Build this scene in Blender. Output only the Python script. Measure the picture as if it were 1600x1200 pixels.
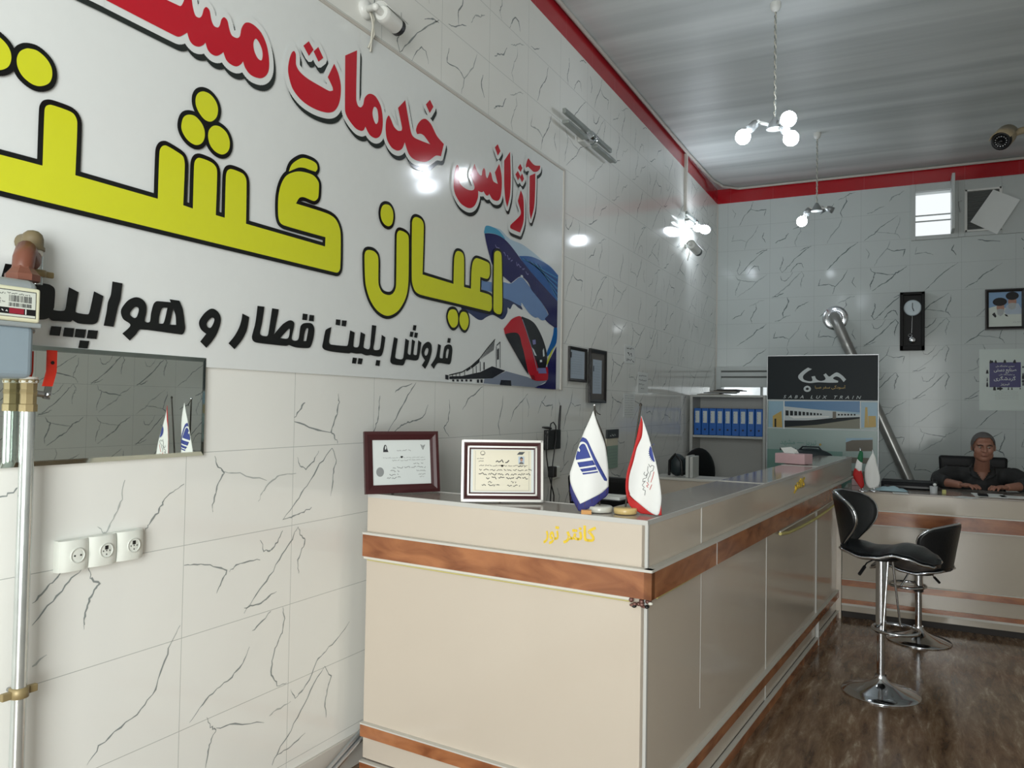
import bpy, bmesh, math, random
from math import sin, cos, pi, radians
from mathutils import Vector, Matrix
from mathutils.geometry import tessellate_polygon

for o in list(bpy.data.objects):
    bpy.data.objects.remove(o)
random.seed(7)
S = bpy.context.scene
COL = S.collection

# ------------------------------------------------------------------ camera
FPX = 1217.77
YAW, PITCH, ROLL = radians(26.849), radians(1.466), radians(0.9444)
CAM = Vector((0, 0, 1.5))
_f = Vector((-sin(YAW) * cos(PITCH), cos(YAW) * cos(PITCH), sin(PITCH)))
_r = Vector((cos(YAW), sin(YAW), 0))
_u = _r.cross(_f)
R_ = cos(ROLL) * _r + sin(ROLL) * _u
U_ = -sin(ROLL) * _r + cos(ROLL) * _u
cd = bpy.data.cameras.new('camera')
cam = bpy.data.objects.new('camera', cd)
COL.objects.link(cam)
m = Matrix((R_, U_, -_f)).transposed().to_4x4()
m.translation = CAM
cam.matrix_world = m
cd.sensor_fit = 'HORIZONTAL'
cd.sensor_width = 36
cd.lens = FPX / 1600 * 36
cd.clip_start = 0.05
S.camera = cam

# ------------------------------------------------------------------ view and light
S.view_settings.view_transform = 'Standard'
S.view_settings.look = 'None'
S.view_settings.gamma = 1
S.view_settings.exposure = 0.0
S.view_settings.use_curve_mapping = False
W = bpy.data.worlds.new('world')
S.world = W
W.use_nodes = True
_bg = W.node_tree.nodes['Background']
_bg.inputs[0].default_value = (0.93, 0.98, 1.0, 1)
_bg.inputs[1].default_value = 1.02

def area(name, loc, target, sx, sy, power, col):
    l = bpy.data.lights.new(name, 'AREA')
    l.shape = 'RECTANGLE'; l.size = sx; l.size_y = sy; l.energy = power; l.color = col
    o = bpy.data.objects.new(name, l); COL.objects.link(o)
    o.location = loc
    o.rotation_euler = (Vector(target) - Vector(loc)).to_track_quat('-Z', 'Y').to_euler()
    return o
# daylight that falls in through the open shop front behind the camera
area('shopfront_daylight', (0.3, -2.75, 1.75), (-1.4, -2.0, 1.6), 2.5, 3.0, 335, (0.98, 1.0, 0.97))

XL, YB, ZC, XR, YF = -2.1, 9.72, 4.2, 2.8, -1.35
FZ = -0.05          # floor level
TH = radians(4.874)
CSIDE = Vector((sin(TH), cos(TH), 0)); CFRONT = Vector((cos(TH), -sin(TH), 0))
CORNER = Vector((-0.78, 2.574, 0))

# ------------------------------------------------------------------ picture point -> point on a real plane
def ray(x, y):
    return _f + (x - 800) / FPX * R_ - (y - 600) / FPX * U_
def onX(x, y, X=XL):
    d = ray(x, y); return CAM + d * (X / d.x)
def onY(x, y, Y=YB):
    d = ray(x, y); return CAM + d * (Y / d.y)
def onZ(x, y, Z):
    d = ray(x, y); return CAM + d * ((Z - CAM.z) / d.z)
def onP(x, y, P, n):
    d = ray(x, y); n = Vector(n); return CAM + d * ((Vector(P) - CAM).dot(n) / d.dot(n))

# ------------------------------------------------------------------ materials
def lin(c):
    return tuple((v / 12.92 if v <= 0.04045 else ((v + 0.055) / 1.055) ** 2.4) for v in (x / 255 for x in c))
MATS = {}
def mat(name, col, rough=0.5, metal=0.0, spec=0.5, em=None, es=0.0, noise=0.0, nscale=20.0, bump=0.0, bscale=60.0,
        alpha=1.0, trans=0.0, coat=0.0):
    """col is an sRGB 0-255 triple; every material carries a little procedural mottling"""
    m = bpy.data.materials.new(name); m.use_nodes = True
    nt = m.node_tree; b = nt.nodes['Principled BSDF']
    c = lin(col)
    b.inputs['Roughness'].default_value = rough
    b.inputs['Metallic'].default_value = metal
    b.inputs['Specular IOR Level'].default_value = spec
    b.inputs['Transmission Weight'].default_value = trans
    b.inputs['Coat Weight'].default_value = coat
    b.inputs['Alpha'].default_value = alpha
    tc = nt.nodes.new('ShaderNodeTexCoord')
    nz = nt.nodes.new('ShaderNodeTexNoise'); nz.inputs['Scale'].default_value = nscale
    nz.inputs['Detail'].default_value = 4
    nt.links.new(tc.outputs['Object'], nz.inputs['Vector'])
    mx = nt.nodes.new('ShaderNodeMix'); mx.data_type = 'RGBA'
    k = max(noise, 0.02)
    mx.inputs['A'].default_value = tuple(v * (1 - k) for v in c) + (1,)
    mx.inputs['B'].default_value = tuple(min(1, v * (1 + k)) for v in c) + (1,)
    nt.links.new(nz.outputs['Fac'], mx.inputs['Factor'])
    nt.links.new(mx.outputs['Result'], b.inputs['Base Color'])
    if bump:
        n2 = nt.nodes.new('ShaderNodeTexNoise'); n2.inputs['Scale'].default_value = bscale
        nt.links.new(tc.outputs['Object'], n2.inputs['Vector'])
        bp = nt.nodes.new('ShaderNodeBump'); bp.inputs['Strength'].default_value = bump
        bp.inputs['Distance'].default_value = 0.01
        nt.links.new(n2.outputs['Fac'], bp.inputs['Height']); nt.links.new(bp.outputs['Normal'], b.inputs['Normal'])
    if em:
        b.inputs['Emission Color'].default_value = lin(em) + (1,)
        b.inputs['Emission Strength'].default_value = es
    MATS[name] = m
    return m

def N(nt, t, **kw):
    n = nt.nodes.new(t)
    for k, v in kw.items():
        setattr(n, k, v)
    return n

def tile_mat(name, axes, u0, v0, col, joint, tw=0.5, thh=0.3, rough=0.09, mottling=0.05, spec=0.5):
    """glazed wall tiles tw x thh with hairline joints; axes picks the two wall directions"""
    m = bpy.data.materials.new(name); m.use_nodes = True
    nt = m.node_tree; L = nt.links; b = nt.nodes['Principled BSDF']
    tc = N(nt, 'ShaderNodeTexCoord'); sp = N(nt, 'ShaderNodeSeparateXYZ'); L.new(tc.outputs['Object'], sp.inputs[0])
    masks = []
    for ax, o, w in ((axes[0], u0, tw), (axes[1], v0, thh)):
        a = N(nt, 'ShaderNodeMath', operation='SUBTRACT'); L.new(sp.outputs[ax], a.inputs[0]); a.inputs[1].default_value = o - 50 * w
        d = N(nt, 'ShaderNodeMath', operation='DIVIDE'); L.new(a.outputs[0], d.inputs[0]); d.inputs[1].default_value = w
        fr = N(nt, 'ShaderNodeMath', operation='FRACT'); L.new(d.outputs[0], fr.inputs[0])
        s = N(nt, 'ShaderNodeMath', operation='SUBTRACT'); L.new(fr.outputs[0], s.inputs[0]); s.inputs[1].default_value = 0.5
        ab = N(nt, 'ShaderNodeMath', operation='ABSOLUTE'); L.new(s.outputs[0], ab.inputs[0])
        g = N(nt, 'ShaderNodeMath', operation='GREATER_THAN'); L.new(ab.outputs[0], g.inputs[0]); g.inputs[1].default_value = 0.5 - 0.0011 / w
        masks.append(g)
    mxm = N(nt, 'ShaderNodeMath', operation='MAXIMUM'); L.new(masks[0].outputs[0], mxm.inputs[0]); L.new(masks[1].outputs[0], mxm.inputs[1])
    nz = N(nt, 'ShaderNodeTexNoise'); nz.inputs['Scale'].default_value = 1.7; nz.inputs['Detail'].default_value = 3
    L.new(tc.outputs['Object'], nz.inputs['Vector'])
    c = lin(col)
    mx = N(nt, 'ShaderNodeMix', data_type='RGBA')
    mx.inputs['A'].default_value = tuple(v * (1 - mottling) for v in c) + (1,); mx.inputs['B'].default_value = tuple(min(1, v * (1 + mottling)) for v in c) + (1,)
    L.new(nz.outputs['Fac'], mx.inputs['Factor'])
    m2 = N(nt, 'ShaderNodeMix', data_type='RGBA'); L.new(mxm.outputs[0], m2.inputs['Factor'])
    L.new(mx.outputs['Result'], m2.inputs['A']); m2.inputs['B'].default_value = lin(joint) + (1,)
    L.new(m2.outputs['Result'], b.inputs['Base Color'])
    b.inputs['Roughness'].default_value = rough; b.inputs['Specular IOR Level'].default_value = spec
    # glaze is very slightly wavy
    n2 = N(nt, 'ShaderNodeTexNoise'); n2.inputs['Scale'].default_value = 6; L.new(tc.outputs['Object'], n2.inputs['Vector'])
    bp = N(nt, 'ShaderNodeBump'); bp.inputs['Strength'].default_value = 0.06; bp.inputs['Distance'].default_value = 0.01
    L.new(n2.outputs['Fac'], bp.inputs['Height']); L.new(bp.outputs['Normal'], b.inputs['Normal'])
    MATS[name] = m
    return m

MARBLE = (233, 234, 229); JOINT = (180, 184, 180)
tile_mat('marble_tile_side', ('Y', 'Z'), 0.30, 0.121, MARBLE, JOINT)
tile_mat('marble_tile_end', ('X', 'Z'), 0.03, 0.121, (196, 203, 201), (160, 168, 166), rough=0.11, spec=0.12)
tile_mat('red_tile_side', ('Y', 'Z'), 0.39, 0.0, (176, 34, 44), (190, 90, 92), thh=9.0)
tile_mat('red_tile_end', ('X', 'Z'), 0.06, 0.0, (172, 24, 34), (190, 90, 92), thh=9.0)
mat('tile_vein', (142, 149, 148), 0.12)
mat('tile_vein_faint', (180, 185, 182), 0.12)
mat('black', (24, 25, 26), 0.4)
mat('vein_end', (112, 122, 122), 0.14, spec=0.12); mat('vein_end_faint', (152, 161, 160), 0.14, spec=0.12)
mat('white_paint', (222, 224, 220), 0.45)
mat('cornice_white', (196, 192, 184), 0.5)
mat('chrome', (205, 208, 212), 0.12, 1.0)
mat('steel', (170, 172, 172), 0.3, 1.0, noise=0.1)
mat('aluminium', (186, 190, 192), 0.38, 0.8)
mat('bulb_glow', (255, 255, 255), 0.4, em=(236, 245, 255), es=45.0)
mat('paper', (226, 230, 228), 0.7)
mat('ink', (52, 54, 58), 0.7)
mat('ink_light', (138, 142, 142), 0.7)

def floor_mat():
    m = bpy.data.materials.new('floor_travertine'); m.use_nodes = True
    nt = m.node_tree; L = nt.links; b = nt.nodes['Principled BSDF']
    tc = N(nt, 'ShaderNodeTexCoord'); mp = N(nt, 'ShaderNodeMapping'); L.new(tc.outputs['Object'], mp.inputs[0])
    mp.inputs['Rotation'].default_value = (0, 0, radians(6)); mp.inputs['Scale'].default_value = (8.5, 1.6, 1)
    n1 = N(nt, 'ShaderNodeTexNoise'); n1.inputs['Scale'].default_value = 2.2; n1.inputs['Detail'].default_value = 8; n1.inputs['Roughness'].default_value = 0.68
    n1.inputs['Distortion'].default_value = 0.35; L.new(mp.outputs[0], n1.inputs['Vector'])
    cr = N(nt, 'ShaderNodeValToRGB'); L.new(n1.outputs['Fac'], cr.inputs[0])
    e = cr.color_ramp.elements
    e[0].position = 0.34; e[0].color = lin((84, 62, 44)) + (1,)
    e[1].position = 0.68; e[1].color = lin((196, 182, 160)) + (1,)
    x = cr.color_ramp.elements.new(0.5); x.color = lin((132, 106, 82)) + (1,)
    x = cr.color_ramp.elements.new(0.59); x.color = lin((150, 128, 104)) + (1,)
    n2 = N(nt, 'ShaderNodeTexNoise'); n2.inputs['Scale'].default_value = 1.1; n2.inputs['Detail'].default_value = 2; L.new(tc.outputs['Object'], n2.inputs['Vector'])
    mx = N(nt, 'ShaderNodeMix', data_type='RGBA', blend_type='MULTIPLY'); mx.inputs['Factor'].default_value = 0.5
    L.new(cr.outputs[0], mx.inputs['A']); L.new(n2.outputs['Color'], mx.inputs['B'])
    c2 = N(nt, 'ShaderNodeValToRGB'); L.new(n2.outputs['Fac'], c2.inputs[0])
    c2.color_ramp.elements[0].color = (0.55, 0.5, 0.45, 1); c2.color_ramp.elements[1].color = (1, 1, 1, 1)
    L.new(c2.outputs[0], mx.inputs['B']); L.new(mx.outputs['Result'], b.inputs['Base Color'])
    b.inputs['Roughness'].default_value = 0.16
    MATS['floor'] = m
floor_mat()

def ceiling_mat():
    m = bpy.data.materials.new('ceiling_plaster'); m.use_nodes = True
    nt = m.node_tree; L = nt.links; b = nt.nodes['Principled BSDF']
    tc = N(nt, 'ShaderNodeTexCoord'); mp = N(nt, 'ShaderNodeMapping'); L.new(tc.outputs['Object'], mp.inputs[0])
    mp.inputs['Scale'].default_value = (0.12, 2.4, 1)
    n1 = N(nt, 'ShaderNodeTexNoise'); n1.inputs['Scale'].default_value = 1.5; n1.inputs['Detail'].default_value = 3; L.new(mp.outputs[0], n1.inputs['Vector'])
    cr = N(nt, 'ShaderNodeValToRGB'); L.new(n1.outputs['Fac'], cr.inputs[0])
    e = cr.color_ramp.elements; e[0].position = 0.35; e[0].color = lin((186, 192, 191)) + (1,); e[1].position = 0.62; e[1].color = lin((216, 221, 220)) + (1,)
    L.new(cr.outputs[0], b.inputs['Base Color']); b.inputs['Roughness'].default_value = 0.45
    bp = N(nt, 'ShaderNodeBump'); bp.inputs['Strength'].default_value = 0.5; bp.inputs['Distance'].default_value = 0.03
    L.new(n1.outputs['Fac'], bp.inputs['Height']); L.new(bp.outputs['Normal'], b.inputs['Normal'])
    MATS['ceiling'] = m
ceiling_mat()

def wood_mat(name, a, c, rough=0.22):
    m = bpy.data.materials.new(name); m.use_nodes = True
    nt = m.node_tree; L = nt.links; b = nt.nodes['Principled BSDF']
    tc = N(nt, 'ShaderNodeTexCoord'); mp = N(nt, 'ShaderNodeMapping'); L.new(tc.outputs['Object'], mp.inputs[0])
    mp.inputs['Scale'].default_value = (1.8, 1.8, 5)
    n1 = N(nt, 'ShaderNodeTexNoise'); n1.inputs['Scale'].default_value = 2.6; n1.inputs['Detail'].default_value = 5; n1.inputs['Distortion'].default_value = 0.9
    L.new(mp.outputs[0], n1.inputs['Vector'])
    cr = N(nt, 'ShaderNodeValToRGB'); L.new(n1.outputs['Fac'], cr.inputs[0])
    e = cr.color_ramp.elements; e[0].position = 0.3; e[0].color = lin(a) + (1,); e[1].position = 0.66; e[1].color = lin(c) + (1,)
    L.new(cr.outputs[0], b.inputs['Base Color']); b.inputs['Roughness'].default_value = rough
    MATS[name] = m
wood_mat('walnut_band', (126, 74, 46), (176, 116, 76))

# ------------------------------------------------------------------ mesh builder
def cr_smooth(pts, closed=True, k=5):
    """Catmull-Rom through pts; a third value marks a hard corner"""
    n = len(pts); out = []
    P = [Vector((p[0], p[1])) for p in pts]; C = [len(p) > 2 and bool(p[2]) for p in pts]
    for i in range(n if closed else n - 1):
        p1, p2 = P[i], P[(i + 1) % n]
        p0 = P[i - 1] if (closed or i > 0) else p1
        p3 = P[(i + 2) % n] if (closed or i + 2 < n) else p2
        if C[i]: p0 = p1
        if C[(i + 1) % n]: p3 = p2
        d = (p2 - p1).length
        m1 = (p2 - p0) * 0.5; m2 = (p3 - p1) * 0.5
        if m1.length > 1.0 * d: m1 *= d / m1.length
        if m2.length > 1.0 * d: m2 *= d / m2.length
        for j in range(k):
            t = j / k
            h00 = 2*t**3 - 3*t*t + 1; h10 = t**3 - 2*t*t + t; h01 = -2*t**3 + 3*t*t; h11 = t**3 - t*t
            out.append(h00 * p1 + h10 * m1 + h01 * p2 + h11 * m2)
            if C[i] and C[(i + 1) % n]: break
    if not closed: out.append(P[-1])
    return out

class MB:
    def __init__(s):
        s.v = []; s.f = []; s.mi = []; s.mats = []; s.sm = []
    def _m(s, mt):
        if mt not in s.mats: s.mats.append(mt)
        return s.mats.index(mt)
    def add(s, vs, fs, mt, smooth=False):
        o = len(s.v); k = s._m(mt)
        s.v += [Vector(v) for v in vs]
        for f in fs:
            s.f.append([i + o for i in f]); s.mi.append(k); s.sm.append(smooth)
        return s
    def box(s, lo, hi, mt, M=None):
        x0, y0, z0 = lo; x1, y1, z1 = hi
        vs = [(x0,y0,z0),(x1,y0,z0),(x1,y1,z0),(x0,y1,z0),(x0,y0,z1),(x1,y0,z1),(x1,y1,z1),(x0,y1,z1)]
        if M: vs = [M @ Vector(v) for v in vs]
        return s.add(vs, [(0,3,2,1),(4,5,6,7),(0,1,5,4),(1,2,6,5),(2,3,7,6),(3,0,4,7)], mt)
    def bbox(s, lo, hi, mt, r=0.005, M=None, seg=2):
        bm = bmesh.new(); bmesh.ops.create_cube(bm, size=1)
        lo, hi = Vector(lo), Vector(hi)
        for v in bm.verts:
            v.co = Vector([lo[i] + (v.co[i] + 0.5) * (hi[i] - lo[i]) for i in range(3)])
        bmesh.ops.bevel(bm, geom=bm.edges[:], offset=r, segments=seg, profile=0.5, affect='EDGES')
        s.addbm(bm, mt, M); return s
    def addbm(s, bm, mt, M=None, smooth=False):
        bm.verts.index_update()
        vs = [(M @ v.co) if M else v.co.copy() for v in bm.verts]
        s.add(vs, [[v.index for v in f.verts] for f in bm.faces], mt, smooth); bm.free(); return s
    def quad(s, a, b, c, d, mt): return s.add([a, b, c, d], [(0, 1, 2, 3)], mt)
    def poly(s, loops, fn, mt):
        """loops of 2-D points (first outline, rest holes) mapped by fn to 3-D"""
        tri = tessellate_polygon([[Vector((p[0], p[1], 0)) for p in lp] for lp in loops])
        flat = [p for lp in loops for p in lp]
        return s.add([fn(p[0], p[1]) for p in flat], [t for t in tri], mt)
    def stroke(s, pts, w, fn, mt, closed=False, joints=True, wf=None, lift=None):
        n = len(pts); P = [Vector((p[0], p[1])) for p in pts]
        for i in range(n if closed else n - 1):
            a, b = P[i], P[(i + 1) % n]; d = b - a
            if d.length < 1e-7: continue
            nn = Vector((-d.y, d.x)).normalized()
            wa = w * (wf(i / n) if wf else 1); wb = w * (wf((i + 1) / n) if wf else 1)
            q = [a + nn * wa / 2, a - nn * wa / 2, b - nn * wb / 2, b + nn * wb / 2]
            lf = (lift * i) if lift else Vector((0, 0, 0))      # each piece a hair above the last, so no two faces coincide
            s.add([fn(p.x, p.y) + lf for p in q], [(0, 1, 2, 3)], mt)
            if joints:
                r = wa / 2; s.add([fn(a.x + r * cos(t * pi / 4), a.y + r * sin(t * pi / 4)) + lf + (lift * .5 if lift else lf * 0) for t in range(8)], [tuple(range(8))], mt)
        return s
    def ribbon(s, P, w, fn, mt):
        """continuous strip with mitred sides, width list or value"""
        n = len(P); vs = []
        for i, p in enumerate(P):
            d = (P[min(i + 1, n - 1)] - P[max(i - 1, 0)])
            nn = Vector((-d.y, d.x)); nn = nn.normalized() if nn.length else Vector((0, 1))
            ww = w[i] if isinstance(w, list) else w
            a = p + nn * ww / 2; b = p - nn * ww / 2
            vs += [fn(a.x, a.y), fn(b.x, b.y)]
        return s.add(vs, [(2*i, 2*i+1, 2*i+3, 2*i+2) for i in range(n - 1)], mt)
    def tube(s, pts, r, mt, n=10, closed=False, cap=True):
        P = [Vector(p) for p in pts]; m = len(P); rings = []
        up = None; vs = []; fs = []
        for i in range(m):
            a = P[i - 1] if (closed or i > 0) else P[i]; b = P[(i + 1) % m] if (closed or i < m - 1) else P[i]
            t = (b - a).normalized()
            if up is None:
                up = t.orthogonal().normalized()
            else:
                up = (up - t * up.dot(t)); up = up.normalized() if up.length > 1e-6 else t.orthogonal().normalized()
            sd = t.cross(up); rr = r[i] if isinstance(r, (list, tuple)) else r
            vs += [P[i] + (up * cos(2*pi*j/n) + sd * sin(2*pi*j/n)) * rr for j in range(n)]
        for i in range(m if closed else m - 1):
            for j in range(n):
                a = i * n + j; b = i * n + (j + 1) % n; c = ((i + 1) % m) * n + (j + 1) % n; d = ((i + 1) % m) * n + j
                fs.append((a, b, c, d))
        s.add(vs, fs, mt, True)
        if cap and not closed:
            s.add(vs[:n], [tuple(range(n))[::-1]], mt); s.add(vs[-n:], [tuple(range(n))], mt)
        return s
    def lathe(s, prof, mt, o=(0, 0, 0), ax=(0, 0, 1), n=24, smooth=True):
        """prof: (radius, height) pairs"""
        q = Vector((0, 0, 1)).rotation_difference(Vector(ax).normalized()); o = Vector(o); vs = []; fs = []
        for r, h in prof:
            vs += [o + q @ Vector((r * cos(2*pi*j/n), r * sin(2*pi*j/n), h)) for j in range(n)]
        for i in range(len(prof) - 1):
            for j in range(n):
                fs.append((i*n+j, i*n+(j+1) % n, (i+1)*n+(j+1) % n, (i+1)*n+j))
        s.add(vs, fs, mt, smooth)
        for idx, rev in ((0, True), (len(prof) - 1, False)):
            if prof[idx][0] > 1e-4:
                t = list(range(n)); s.add(vs[idx*n:(idx+1)*n], [t[::-1] if rev else t], mt)
        return s
    def ball(s, c, r, mt, sc=(1, 1, 1), n=16, M=None):
        bm = bmesh.new(); bmesh.ops.create_uvsphere(bm, u_segments=n, v_segments=max(6, n * 2 // 3), radius=r)
        T = Matrix.Translation(Vector(c)) @ (M if M else Matrix.Identity(4)) @ Matrix.Diagonal((*sc, 1))
        return s.addbm(bm, mt, T, True)
    def build(s, name, parent=None, loc=None, mods=None):
        me = bpy.data.meshes.new(name)
        base = Vector(loc) if loc is not None else Vector((0, 0, 0))
        off = base.copy()
        if parent is not None:
            pw = Vector(parent.get('_w', (0, 0, 0))); off = pw if loc is None else base
        me.from_pydata([v - off for v in s.v], [], s.f)
        for mt in s.mats: me.materials.append(MATS[mt])
        me.polygons.foreach_set('material_index', s.mi); me.polygons.foreach_set('use_smooth', s.sm)
        me.update(); me.validate()
        o = bpy.data.objects.new(name, me); COL.objects.link(o)
        if parent is not None:
            o.parent = parent; o.location = off - pw
            o['_w'] = tuple(off)
        else:
            o.location = off; o['_w'] = tuple(off)
        return o

def tag(o, label=None, cat=None, group=None, kind=None):
    if label: o['label'] = label
    if cat: o['category'] = cat
    if group: o['group'] = group
    if kind: o['kind'] = kind
    return o
def thing(name, loc, label, cat, group=None):
    o = bpy.data.objects.new(name, None); COL.objects.link(o); o.location = loc; o['_w'] = tuple(loc)
    o.empty_display_size = 0.1
    return tag(o, label, cat, group)
def one(mb, name, loc, label, cat, group=None):
    return tag(mb.build(name, None, loc), label, cat, group)
def kids(o): return [c for c in bpy.data.objects if c.parent == o]
def copy_tree(o, parent=None):
    c = o.copy(); COL.objects.link(c); c.parent = parent
    for ch in kids(o): copy_tree(ch, c)
    return c
def struct(mb, name, parent=None):
    o = mb.build(name, parent)
    if parent is None: o['kind'] = 'structure'
    return o

# ------------------------------------------------------------------ writing
_F = {'ا': 'FE8D FE8E', 'آ': 'FE81 FE82', 'ب': 'FE8F FE90 FE91 FE92', 'پ': 'FB56 FB57 FB58 FB59', 'ت': 'FE95 FE96 FE97 FE98',
      'ج': 'FE9D FE9E FE9F FEA0', 'خ': 'FEA5 FEA6 FEA7 FEA8', 'د': 'FEA9 FEAA', 'ر': 'FEAD FEAE', 'ز': 'FEAF FEB0', 'ژ': 'FB8A FB8B',
      'س': 'FEB1 FEB2 FEB3 FEB4', 'ش': 'FEB5 FEB6 FEB7 FEB8', 'ص': 'FEB9 FEBA FEBB FEBC', 'ع': 'FEC9 FECA FECB FECC', 'ق': 'FED5 FED6 FED7 FED8',
      'ک': 'FB8E FB8F FB90 FB91', 'گ': 'FB92 FB93 FB94 FB95', 'ل': 'FEDD FEDE FEDF FEE0', 'م': 'FEE1 FEE2 FEE3 FEE4', 'ن': 'FEE5 FEE6 FEE7 FEE8',
      'و': 'FEED FEEE', 'ه': 'FEE9 FEEA FEEB FEEC', 'ی': 'FBFC FBFD FBFE FBFF', 'ف': 'FED1 FED2 FED3 FED4', 'ط': 'FEC1 FEC2 FEC3 FEC4', 'ح': 'FEA1 FEA2 FEA3 FEA4'}
_F = {k: [chr(int(x, 16)) for x in v.split()] for k, v in _F.items()}
def shape(t):
    out = []
    for i, ch in enumerate(t):
        if ch not in _F: out.append(ch); continue
        pv = i > 0 and t[i - 1] in _F and len(_F[t[i - 1]]) == 4
        nx = i + 1 < len(t) and t[i + 1] in _F and len(_F[ch]) == 4
        f = _F[ch]; out.append(f[(3 if pv else 2) if nx else (1 if pv else 0)])
    return ''.join(reversed(out))
def text(mb, body, o, ux, uy, width, mt, height=None, bold=0.0, ext=0.0, shear=0.0, space=1.0, fa=False):
    """set body in a box starting at o, ux right, uy up; fitted to width (and height)"""
    c = bpy.data.curves.new('t', 'FONT'); c.body = shape(body) if fa else body
    c.offset = bold; c.extrude = ext; c.shear = shear; c.space_character = space; c.resolution_u = 3
    ob = bpy.data.objects.new('t', c); COL.objects.link(ob); me = ob.to_mesh()
    vs = [v.co.copy() for v in me.vertices]; fs = [list(p.vertices) for p in me.polygons]
    bpy.data.objects.remove(ob)
    if not vs: return
    x0 = min(v.x for v in vs); x1 = max(v.x for v in vs); y0 = min(v.y for v in vs); y1 = max(v.y for v in vs)
    sx = width / (x1 - x0); sy = sx if height is None else height / (y1 - y0)
    ux = Vector(ux).normalized(); uy = Vector(uy).normalized(); nn = ux.cross(uy); o = Vector(o)
    mb.add([o + ux * (v.x - x0) * sx + uy * (v.y - y0) * sy + nn * v.z * sx for v in vs], fs, mt)
def scribble(mb, o, ux, uy, width, h, mt, seed=0, w=None):
    """one line of writing too small to read: short joined pen strokes"""
    rr = random.Random(seed); x = 0.0; o = Vector(o); ux = Vector(ux); uy = Vector(uy)
    fn = lambda a, b: o + ux * a + uy * b
    while x < width:
        L = min(width - x, h * rr.uniform(1.0, 3.2)); k = max(3, int(L / h * 3)); pts = []
        for i in range(k): pts.append(Vector((x + L * i / (k - 1), h * rr.uniform(-0.4, 0.5))))
        mb.ribbon(pts, w or h * 0.28, fn, mt); x += L + h * rr.uniform(0.4, 0.9)

# ================================================================== SETTING
def wall_cells(mb, us, vs, holes, fn, mt):
    """wall made of boxes between the cut lines, leaving the holes open; fn(u0,u1,v0,v1) gives the box corners"""
    for i in range(len(us) - 1):
        for j in range(len(vs) - 1):
            cu, cv = (us[i] + us[i+1]) / 2, (vs[j] + vs[j+1]) / 2
            if any(a < cu < b and c < cv < d for a, b, c, d in holes): continue
            lo, hi = fn(us[i], us[i+1], vs[j], vs[j+1]); mb.box(lo, hi, mt)

BAND = 4.02
# veins as they run over the near part of the left wall
V5 = [[(1245,0),(1200,60),(1150,140),(1110,200),(1060,270)], [(1060,268),(1090,262),(1130,245),(1168,222)],
 [(1115,35),(1125,65),(1145,80),(1175,50),(1195,10)], [(1245,0),(1262,45),(1250,90),(1248,140),(1240,180)],
 [(805,30),(815,70),(838,92),(815,140),(800,190),(798,240)], [(838,88),(900,95),(1000,122)],
 [(1110,95),(1050,100),(1010,130),(985,165),(968,200)], [(1118,295),(1095,340),(1060,400),(1010,480),(960,550),(915,620)],
 [(915,600),(960,590),(1000,565),(1037,538)], [(975,345),(990,385),(1015,385),(1040,350),(1060,310)],
 [(1118,295),(1125,325),(1145,345),(1128,390),(1115,430),(1120,470)], [(690,440),(740,435),(800,445),(850,460),(830,500),(812,545)],
 [(975,420),(920,425),(885,440),(860,465)], [(690,135),(650,160),(610,200),(595,240),(560,285),(545,310)],
 [(468,120),(455,190),(430,250),(400,310),(390,322),(365,295)], [(330,450),(340,485),(370,505),(345,545),(330,590),(315,640),(315,680)],
 [(305,455),(260,500),(200,570),(120,665)], [(240,460),(200,500),(160,545),(120,582)], [(175,775),(120,820)],
 [(675,665),(640,730),(610,820),(580,910),(530,980),(450,1050),(370,1120),(325,1190)],
 [(1060,595),(1065,640),(1060,690),(1035,740),(1020,800),(1015,850),(1040,890),(1075,880)],
 [(1310,650),(1270,710),(1220,760),(1185,800),(1165,860),(1140,900),(1105,942),(1090,905)],
 [(935,745),(910,810),(870,860),(810,905),(760,960),(710,1030)], [(1218,818),(1190,860),(1140,960),(1090,1060),(1040,1140),(1020,1190)],
 [(1040,1150),(1090,1120),(1145,1068)], [(1218,818),(1240,858),(1228,910),(1218,960),(1222,1010)], [(1090,950),(1040,980),(1010,1005)],
 [(775,1010),(790,1045),(810,1055),(790,1100),(780,1150),(770,1200)], [(810,1050),(880,1035),(990,1030)], [(1015,612),(970,660),(945,685)],
 [(70,145),(20,180),(-40,190)]]
VD = [[(620,830),(560,850),(535,875)], [(640,825),(600,890),(550,980),(500,1070)], [(250,880),(255,920),(240,1000),(215,1070),(235,1100),(248,1130)],
 [(215,1075),(130,1055),(30,1020)], [(460,890),(455,950),(445,1020),(430,1070),(445,1100)], [(700,935),(680,990),(640,1015),(600,1025),(565,1040),(530,1070),(525,1100)],
 [(805,910),(808,960),(800,1020),(780,1050),(805,1095)], [(975,845),(935,880),(900,910),(872,960)], [(85,925),(60,960),(30,1000)],
 [(1075,890),(1070,950),(1050,1030),(1060,1090)], [(1200,880),(1170,920),(1130,960),(1110,1020)], [(1290,890),(1265,930),(1250,980)]]
FAINT5 = {5, 6, 14, 18, 26}
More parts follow.
